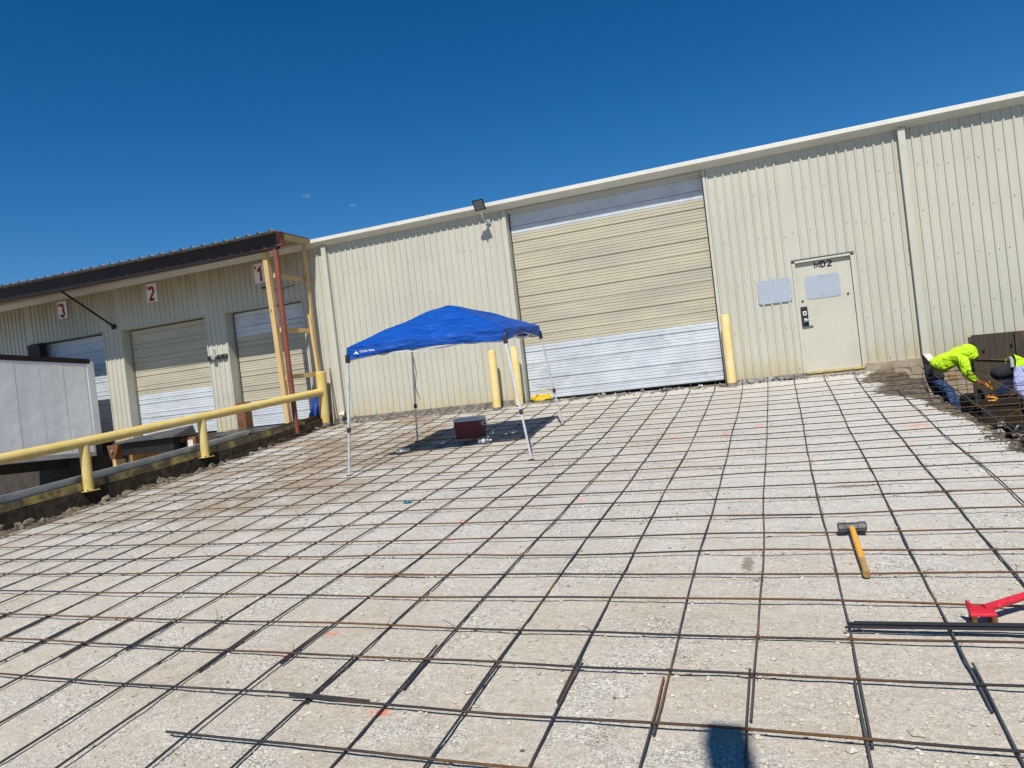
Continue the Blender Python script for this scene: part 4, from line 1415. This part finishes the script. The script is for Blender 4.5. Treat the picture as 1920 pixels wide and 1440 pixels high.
parent_to(ot, vf)
for k in ('FL', 'FR', 'BL', 'BR'):
    fx, fy = FOOT[k]
    f_ = Vector((fx, fy, gz0(fx, fy) + .01))
    t_ = TOPC[k] + Vector((0, 0, .02))
    j_ = t_.lerp(f_, .62)
    leg = MB().bar(t_, j_, .030, .030).build('leg', MT['leg'], CN, bevel=.003)
    o = MB().bar(j_, f_, .024, .024).build('inner_tube', MT['leg'])
    parent_to(o, leg)
    dd = (f_ - t_).normalized()
    o = MB().bar(j_ - dd * .035, j_ + dd * .035, .045, .045).build('slider', MT['plastic'], None, bevel=.004)
    parent_to(o, leg)
    o = MB().box((f_.x - .035, f_.y - .035, f_.z - .012), (f_.x + .035, f_.y + .035, f_.z)).build('foot', MT['plastic'])
    parent_to(o, leg)
    o = MB().bar(t_ + Vector((0, 0, .05)), t_ + dd * .07, .055, .055).build('corner_bracket', MT['plastic'], None, bevel=.006)
    parent_to(o, leg)
    if k in ('FR', 'BR'):
        o = MB().bar(j_ - dd * .01, j_ + dd * .02, .05, .02).build('release_button', MT['red'])
        parent_to(o, leg)
for a, b in (('FL', 'FR'), ('FR', 'BR'), ('BR', 'BL'), ('BL', 'FL')):
    A, B = TOPC[a], TOPC[b]
    ins = (cen - (A + B) / 2)
    ins.z = 0
    ins.normalize()
    for k in range(2):
        z0, z1 = (.10, -.015) if k == 0 else (-.015, .10)
        off = ins * (.02 + .012 * k)
        m_ = (A + B) / 2
        MB().bar(A + off + Vector((0, 0, z0)), m_ + off + Vector((0, 0, z1)), .012, .022).build('truss_bar', MT['leg'], CN)
        MB().bar(m_ + off + Vector((0, 0, z0)), B + off + Vector((0, 0, z1)), .012, .022).build('truss_bar', MT['leg'], CN)
st_ = TOPC['BL'] + Vector((.02, -.02, -.15))
MB().tube([st_, st_ + Vector((.02, .0, -.25)), st_ + Vector((-.03, 0, -.5)), st_ + Vector((.025, .02, -.72))], .006, 5).build('tie_strap', MT['plastic'], CN)

# ------------------------------------------------------------------ cooler and litter
cx, cy = -5.395, -3.40
zc = gz0(cx, cy) + .045
CL = thing('cooler', (cx, cy, zc), 'dark maroon ice chest with grey lid in the shade of the canopy', 'cooler')
b = MB()
b.hexa([(cx - .215, cy - .125, zc), (cx + .215, cy - .125, zc), (cx + .215, cy + .125, zc), (cx - .215, cy + .125, zc), (cx - .235, cy - .142, zc + .285), (cx + .235, cy - .142, zc + .285), (cx + .235, cy + .142, zc + .285), (cx - .235, cy + .142, zc + .285)])
b.build('body', MT['maroon'], CL, bevel=.012)
MB().hexa([(cx - .245, cy - .152, zc + .286), (cx + .245, cy - .152, zc + .286), (cx + .245, cy + .152, zc + .286), (cx - .245, cy + .152, zc + .286), (cx - .232, cy - .13, zc + .345), (cx + .232, cy - .13, zc + .345), (cx + .232, cy + .13, zc + .345), (cx - .232, cy + .13, zc + .345)]).build('lid', MT['lid'], CL, bevel=.012)
for sx in (-1, 1):
    MB().tube([(cx + sx * .235, cy - .09, zc + .25), (cx + sx * .262, cy - .09, zc + .20), (cx + sx * .262, cy + .09, zc + .20), (cx + sx * .235, cy + .09, zc + .25)], .009, 6).build('handle', MT['lid'], CL, smooth=True)
    MB().box((cx + sx * .228 - .012, cy - .03, zc + .22), (cx + sx * .228 + .016, cy + .03, zc + .275)).build('handle_boss', MT['lid'], CL)
labs = ['crumpled clear water bottle at the left tip of the canopy shadow', 'clear water bottle in the shadow left of the cooler', 'clear water bottle lying in front of the cooler', 'clear water bottle leaning at the right corner of the cooler', 'clear water bottle in the shadow farthest right of the cooler']
for i, ((x, y), a) in enumerate(zip(((-6.42, -4.14), (-5.93, -3.76), (-5.10, -3.83), (-5.06, -3.51), (-4.86, -3.25)), (.3, .9, .1, 1.3, .7))):
    z = gz0(x, y) + .042
    t = thing('water_bottle', (x, y, z), labs[i], 'bottle', 'clear water bottles under the canopy')
    d = Vector((math.cos(a), math.sin(a), .55 if i == 3 else .05)).normalized()
    p0 = Vector((x, y, z + .01))
    pr = [(0, .02), (.01, .031), (.05, .027), (.09, .032), (.13, .029), (.16, .031), (.185, .018), (.20, .012)]
    MB().tube([p0 + d * s_ for s_, _ in pr], [r for _, r in pr], 12).build('bottle_body', MT['clear'], t, smooth=True)
    MB().cyl(p0 + d * .20, p0 + d * .222, .0145, 10).build('cap', MT['numwhite'], t)
    MB().tube([p0 + d * .065, p0 + d * .115], .0335, 12, cap=False).build('wrapper', MT['lid'], t)
bb_ = MB()
z = gz0(-4.67, -7.11)
bb_.grid([[(-4.72 + i * .018, -7.14 + j * .022, z + .02 + .018 * noise.noise(Vector((i * .9, j * 1.3, 2.0)))) for i in range(6)] for j in range(4)])
tag(bb_.build('plastic_scrap', MT['bluebit'], None, smooth=True), 'small crumpled bright blue plastic scrap on the gravel inside the mat', 'litter')

# ------------------------------------------------------------------ hand tools
hx, hy = -.195, -8.60
hz = gz0(hx, hy) + .072
SH = thing('sledgehammer', (hx, hy, hz), 'sledgehammer with grey head and orange handle lying on the mat', 'hammer')
def octprism(p, d, segs, n=8):
    return MB().tube([Vector(p) + Vector(d) * s_ for s_, _ in segs], [r for _, r in segs], n)
octprism((hx, hy, hz), (1, .02, .02), [(-.098, .030), (-.09, .037), (-.045, .038), (-.03, .034), (.03, .034), (.045, .038), (.09, .037), (.098, .030)]).build('head', MT['hammer'], SH)
h0 = Vector((hx - .002, hy + .03, hz + .004))
h1 = Vector((-.205, -9.43, gz0(-.2, -9.43) + .034))
hd = h1 - h0
def hsec(t): return h0 + hd * t
MB().tube([hsec(0), hsec(.05), hsec(.08), hsec(.4), hsec(.72)], [.016, .018, .021, .021, .0205], 10).build('handle', MT['handle'], SH, smooth=True)
MB().tube([hsec(.721), hsec(.8), hsec(.92), hsec(.98), hsec(1.0)], [.0205, .019, .0205, .024, .022], 10).build('grip', MT['grip'], SH, smooth=True)
# red bar bender / cutter
tx, ty = .262, -10.06
tz = gz0(tx, ty) + .02
RT = thing('rebar_bender', (tx, ty, tz), 'red steel bar bender with pipe handle and two rusty rollers', 'tool')
q_ = .80
def tq(dx, dy, dz): return (tx + dx * q_, ty + dy * q_, tz + dz * q_)
MB().hexa([tq(-.075, -.055, .055), tq(.085, -.05, .055), tq(.09, .04, .065), tq(-.07, .05, .065), tq(-.072, -.05, .075), tq(.082, -.046, .075), tq(.055, .04, .105), tq(-.06, .05, .105)]).build('head_plate', MT['red'], RT, bevel=.006)
MB().hexa([tq(-.075, .015, .08), tq(-.03, .015, .08), tq(-.03, .045, .08), tq(-.075, .045, .08), tq(-.078, .01, .145), tq(-.05, .015, .125), tq(-.05, .04, .125), tq(-.078, .04, .145)]).build('hook', MT['red'], RT, bevel=.005)
MB().tube([tq(.02, .015, .085), (tx + .30, ty + .215, tz + .085), (tx + .95, ty + .68, tz + .105)], [.023, .020, .020], 14).build('handle', MT['red'], RT, smooth=True)
for sx in (-.05, .062):
    for sy in (-.045, .03):
        MB().tube([tq(sx, sy, -.012), tq(sx, sy, .01), tq(sx, sy, .012), tq(sx, sy, .054)], [.019, .019, .014, .014], 12).build('roller', MT['rust'], RT)
# yellow extension cord coil on the sill
CO = thing('cord_coil', (-5.13, -.16, -.01), 'coiled yellow extension cord lying on the sill at the tall door', 'cord')
p = []
for i in range(300):
    a = i * .31
    rr = .155 + .05 * noise.noise(Vector((i * .05, 0, 1.0)))
    ti = .62 * noise.noise(Vector((i * .035, 5, 1.0)))
    lx, ly = rr * 1.3 * math.cos(a), rr * .5 * math.sin(a)
    p.append((-5.13 + lx, -.14 + ly, .055 + .10 * abs(noise.noise(Vector((i * .027, 2, 0)))) + ly * .35 + lx * ti * .35 + .012 * math.sin(i * .9)))
MB().tube(p, .0085, 6).build('coil', MT['cord'], CO, smooth=True)
MB().tube([(-5.30, -.12, .05), (-5.22, -.10, .17), (-5.08, -.09, .225), (-4.95, -.11, .17), (-4.90, -.14, .04)], .0085, 6).build('loose_loop', MT['cord'], CO, smooth=True)
# blue tarp stuffed behind the rail post
b = MB()
rows = []
for j in range(9):
    f = j / 8
    row = []
    for i in range(13):
        a = i / 12 * 6.283
        rr = (.15 - .10 * f) * (1 + .45 * noise.noise(Vector((math.cos(a) * 1.4, math.sin(a) * 1.4, f * 3))))
        row.append((-10.56 + .06 * f + rr * 1.1 * math.cos(a), -.30 + rr * .7 * math.sin(a), .15 + .50 * f))
    rows.append(row)
b.grid(rows)
tag(b.build('tarp', MT['tarp'], None, smooth=True), 'crumpled blue tarp bundle tucked behind the tall yellow post', 'tarp')
ls = thing('steel_rods', (-10.15, -.08, 0), 'two thin dark rods leaning on the wall beside the torn downspout', 'rods')
MB().tube([(-10.12, -.20, -.02), (-10.22, -.035, 1.27)], .011, 6).build('rod', MT['rust'], ls)
MB().tube([(-10.20, -.15, -.02), (-10.23, -.04, .95)], .016, 6).build('rod', MT['galv'], ls)
# unseen post added behind the viewpoint, shaped to cast the bottom-edge shadow
pz = -1.15 + (15.17 - 11.07) * math.tan(SUN_EL) / math.cos(math.pi - SUN_AZ)
PX = -1.02 + (15.3 - 11.07) * math.tan(math.pi - SUN_AZ)
PL = thing('shadow_post', (PX, -15.3, -1.7), 'unseen square grey post added behind the viewpoint to cast a shadow', 'shadow caster')
MB().box((PX - .092, -15.36, -1.9), (PX + .092, -15.17, pz)).build('shaft', MT['post'], PL, bevel=.035)
MB().cyl((PX, -15.3, -1.95), (PX, -15.3, -1.58), .30, 20).build('shadow_post_base', MT['concrete'], PL)

# ------------------------------------------------------------------ people
def hand(parent, wrist, direction, curl, mt, s=1.0, side=1):
    """palm, four bent fingers of different length and a thumb"""
    d = Vector(direction).normalized()
    c_ = Vector(curl).normalized()
    sd = d.cross(c_).normalized() * side
    W = Vector(wrist)
    vs_, es, rd = [W, W + d * .045 * s, W + d * .085 * s], [(0, 1), (1, 2)], [(.023 * s, .023 * s), (.036 * s, .018 * s), (.038 * s, .016 * s)]
    for k, L in zip((-1.5, -.5, .5, 1.5), (.062, .075, .08, .07)):
        r0_ = W + d * .082 * s + sd * k * .019 * s
        i = len(vs_)
        vs_ += [r0_, r0_ + d * L * .45 * s + c_ * .008 * s, r0_ + d * L * .7 * s + c_ * .03 * s, r0_ + d * L * .75 * s + c_ * .052 * s]
        es += [(2, i), (i, i + 1), (i + 1, i + 2), (i + 2, i + 3)]
        rd += [.0095 * s, .009 * s, .0085 * s, .0075 * s]
    i = len(vs_)
    vs_ += [W + d * .035 * s + sd * .036 * s, W + d * .06 * s + sd * .052 * s + c_ * .022 * s, W + d * .078 * s + sd * .045 * s + c_ * .045 * s]
    es += [(1, i), (i, i + 1), (i + 1, i + 2)]
    rd += [.012 * s, .0105 * s, .009 * s]
    return skin('hand', mt, parent, [tuple(v) for v in vs_], es, rd, 1)

def blob(name, mt, parent, parts):
    """rounded cloth shape: ellipsoids fused into one surface"""
    bm = bmesh.new()
    for c, r in parts:
        g = bmesh.ops.create_icosphere(bm, subdivisions=3, radius=1)
        for v in g['verts']:
            n_ = 1 + .05 * noise.noise(v.co * 2.2 + Vector(c))
            v.co = Vector((v.co.x * r[0] * n_, v.co.y * r[1] * n_, v.co.z * r[2] * n_)) + Vector(c)
    me = bpy.data.meshes.new(name)
    bm.to_mesh(me)
    bm.free()
    o = bpy.data.objects.new(name, me)
    COL.objects.link(o)
    rm = o.modifiers.new('r', 'REMESH')
    rm.mode = 'VOXEL'
    rm.voxel_size = .016
    sm = o.modifiers.new('s', 'SMOOTH')
    sm.iterations = 4
    me2 = bpy.data.meshes.new_from_object(o.evaluated_get(bpy.context.evaluated_depsgraph_get()))
    o.modifiers.clear()
    o.data = me2
    me2.name = name
    me2.materials.clear()
    me2.materials.append(mt)
    for p in me2.polygons: p.use_smooth = True
    parent_to(o, parent)
    return o

def person(label, loc, J, mats, hood=False):
    """J: joint positions; one continuous body, clothing as children"""
    t = thing('person', loc, label, 'person')
    pv, hip = J['pelvis'], J
    V = lambda k: Vector(J[k])
    neck = V('neck')
    head = V('head')
    # continuous body
    names = ['pelvis', 'belly', 'chest', 'neck', 'head', 'crown', 'shL', 'elL', 'wrL', 'shR', 'elR', 'wrR', 'hipL', 'knL', 'anL', 'toL', 'hipR', 'knR', 'anR', 'toR']
    rad = dict(pelvis=.115, belly=.11, chest=.125, neck=.05, head=.082, crown=.065, shL=.058, elL=.038, wrL=.026, shR=.058, elR=.038, wrR=.026, hipL=.078, knL=.052, anL=.036, toL=.03, hipR=.078, knR=.052, anR=.036, toR=.03)
    ix = {n: i for i, n in enumerate(names)}
    ed = [('pelvis', 'belly'), ('belly', 'chest'), ('chest', 'neck'), ('neck', 'head'), ('head', 'crown'), ('chest', 'shL'), ('shL', 'elL'), ('elL', 'wrL'), ('chest', 'shR'), ('shR', 'elR'), ('elR', 'wrR'),
          ('pelvis', 'hipL'), ('hipL', 'knL'), ('knL', 'anL'), ('anL', 'toL'), ('pelvis', 'hipR'), ('hipR', 'knR'), ('knR', 'anR'), ('anR', 'toR')]
    skin('body', mats['skin'], t, [tuple(J[n]) for n in names], [(ix[a], ix[b]) for a, b in ed], [rad[n] * .9 for n in names], 2)
    # upper garment
    up = ['belly', 'chest', 'neck', 'shL', 'elL', 'cuL', 'shR', 'elR', 'cuR', 'waist']
    J['cuL'] = tuple(V('elL').lerp(V('wrL'), .88))
    J['cuR'] = tuple(V('elR').lerp(V('wrR'), .88))
    J['waist'] = tuple(V('pelvis').lerp(V('belly'), .22))
    ux = {n: i for i, n in enumerate(up)}
    ue = [('waist', 'belly'), ('belly', 'chest'), ('chest', 'neck'), ('chest', 'shL'), ('shL', 'elL'), ('elL', 'cuL'), ('chest', 'shR'), ('shR', 'elR'), ('elR', 'cuR')]
    ur = dict(waist=.185, belly=.195, chest=.205, neck=.115, shL=.10, elL=.072, cuL=.055, shR=.10, elR=.072, cuR=.055)
    skin('sweatshirt', mats['top'], t, [tuple(J[n]) for n in up], [(ux[a], ux[b]) for a, b in ue], [ur[n] for n in up], 2, 1)
    # trousers
    lo = ['pelvis', 'hipL', 'knL', 'anL', 'hipR', 'knR', 'anR', 'waist']
    lx = {n: i for i, n in enumerate(lo)}
    le = [('pelvis', 'waist'), ('pelvis', 'hipL'), ('hipL', 'knL'), ('knL', 'anL'), ('pelvis', 'hipR'), ('hipR', 'knR'), ('knR', 'anR')]
    lr = dict(pelvis=.170, waist=.172, hipL=.122, knL=.09, anL=.072, hipR=.122, knR=.09, anR=.072)
    skin('trousers', mats['legs'], t, [tuple(J[n]) for n in lo], [(lx[a], lx[b]) for a, b in le], [lr[n] for n in lo], 2)
    for s_ in 'LR':
        a, b = V('an' + s_), V('to' + s_)
        skin('boot', mats['boot'], t, [tuple(a + Vector((0, 0, .06))), tuple(a), tuple(a.lerp(b, .6)), tuple(b)], [(0, 1), (1, 2), (2, 3)], [.058, .056, .05, .042], 1)
    return t

# worker one: bent at the hips in the pit, hood up, reaching down to tie bars
J1 = dict(pelvis=(1.83, -1.02, -.17), belly=(1.98, -1.04, -.02), chest=(2.17, -1.06, .055), neck=(2.28, -1.09, .075), head=(2.345, -1.12, .07), crown=(2.41, -1.14, .09),
          shL=(2.26, -.90, .02), elL=(2.36, -.90, -.24), wrL=(2.45, -1.03, -.37), shR=(2.27, -1.24, .0), elR=(2.265, -1.32, -.25), wrR=(2.42, -1.30, -.39),
          hipL=(1.83, -.92, -.24), knL=(1.98, -.90, -.62), anL=(1.86, -.88, -1.06), toL=(2.02, -.90, -1.13),
          hipR=(1.85, -1.13, -.25), knR=(2.07, -1.19, -.60), anR=(2.10, -1.20, -1.06), toR=(2.25, -1.24, -1.13))
W1 = person('person in a hi-vis yellow hooded sweatshirt and blue jeans bending over the pit', (1.95, -1.05, -1.15), J1, dict(skin=MT['skin'], top=MT['hivis'], legs=MT['jeans'], boot=MT['darkcloth']))
blob('hood', MT['hivis'], W1, [((2.345, -1.115, .085), (.150, .135, .150)), ((2.24, -1.09, .075), (.15, .14, .13)), ((2.40, -1.13, .03), (.10, .11, .10))])
MB().hexa([(2.37, -1.25, -.02), (2.49, -1.22, -.045), (2.50, -1.06, -.045), (2.38, -1.03, -.02), (2.37, -1.25, -.008), (2.49, -1.22, -.03), (2.50, -1.06, -.03), (2.38, -1.03, -.008)]).build('cap_brim', MT['darkcloth'], W1)
skin('tool_belt', MT['darkcloth'], W1, [(1.76, -1.18, -.10), (1.84, -1.20, -.20), (1.98, -1.17, -.27), (1.80, -.86, -.10)], [(0, 1), (1, 2), (0, 3)], [.062, .075, .07, .06], 1)
MB().box((2.03, -1.25, -.30), (2.13, -1.20, -.20)).build('tool_pouch', MT['grip'], W1, bevel=.01)
hand(W1, J1['wrR'], (.75, .05, -.45), (.2, .35, -.9), MT['glove'], 1.05)
hand(W1, J1['wrL'], (.8, -.25, -.35), (.1, -.3, -.9), MT['glove'], 1.05, -1)
# worker two: crouched at the picture's right edge, facing left, head down
J2 = dict(pelvis=(3.20, -1.95, -.50), belly=(3.06, -1.97, -.30), chest=(2.86, -2.0, -.17), neck=(2.70, -2.03, -.20), head=(2.565, -2.075, -.335), crown=(2.545, -2.07, -.24),
          shL=(2.80, -1.82, -.22), elL=(2.72, -1.75, -.50), wrL=(2.53, -1.90, -.52), shR=(2.79, -2.19, -.22), elR=(2.73, -2.30, -.47), wrR=(2.80, -2.36, -.66),
          hipL=(3.18, -1.85, -.58), knL=(2.86, -1.80, -.72), anL=(3.12, -1.80, -1.06), toL=(2.95, -1.78, -1.12),
          hipR=(3.18, -2.07, -.58), knR=(2.84, -2.14, -.74), anR=(3.1, -2.15, -1.06), toR=(2.93, -2.18, -1.12))
J2 = {k: (v[0] - .06, v[1], v[2]) for k, v in J2.items()}
W2 = person('person in a lavender long-sleeved top, hi-vis vest and black head cover crouching in the pit', (2.9, -2.0, -1.15), J2, dict(skin=MT['skin'], top=MT['lav'], legs=MT['darkcloth'], boot=MT['darkcloth']))
blob('head_cover', MT['darkcloth'], W2, [((2.52, -2.06, -.225), (.125, .118, .115)), ((2.60, -2.045, -.205), (.125, .12, .115)), ((2.66, -2.03, -.19), (.11, .115, .11))])
skin('safety_vest', MT['hivis'], W2, [(3.0, -1.97, -.285), (2.84, -1.99, -.15), (2.73, -2.01, -.13), (2.74, -1.88, -.13), (2.73, -2.14, -.13)], [(0, 1), (1, 2), (2, 3), (2, 4)], [.165, .175, .14, .075, .075], 2, 1)
MB().tube([(2.655, -2.17, -.16), (2.67, -2.12, -.06), (2.69, -2.0, -.02), (2.69, -1.88, -.05)], .026, 8).build('reflective_band', MT['greycloth'], W2, smooth=True)
hand(W2, J2['wrL'], (-.75, -.25, -.2), (-.2, -.3, -.9), MT['glove'], 1.0)
hand(W2, J2['wrR'], (.1, -.3, -.9), (-.7, .2, -.4), MT['darkcloth'], 1.0, -1)
for nm, lab, q, d in (('pliers', 'orange handled pliers held in the reddish glove over the pit', Vector((2.425, -2.0, -.46)), Vector((-.5, -.05, .85))), ('cutters', 'orange handled cutters resting on the bars in the pit', Vector((2.40, -2.3, -.585)), Vector((-.9, -.1, .12)))):
    t = thing(nm, tuple(q), lab, 'tool')
    d.normalize()
    s_ = d.cross(Vector((0, 1, 0))).normalized()
    for k in (-1, 1):
        MB().tube([q, q + d * .05 + s_ * k * .022, q + d * .13 + s_ * k * .026], [.010, .013, .011], 8).build('grip', MT['orange'], t, smooth=True)
    MB().tube([q - d * .06, q - d * .02, q], [.005, .014, .012], 8).build('jaws', MT['darksteel'], t)
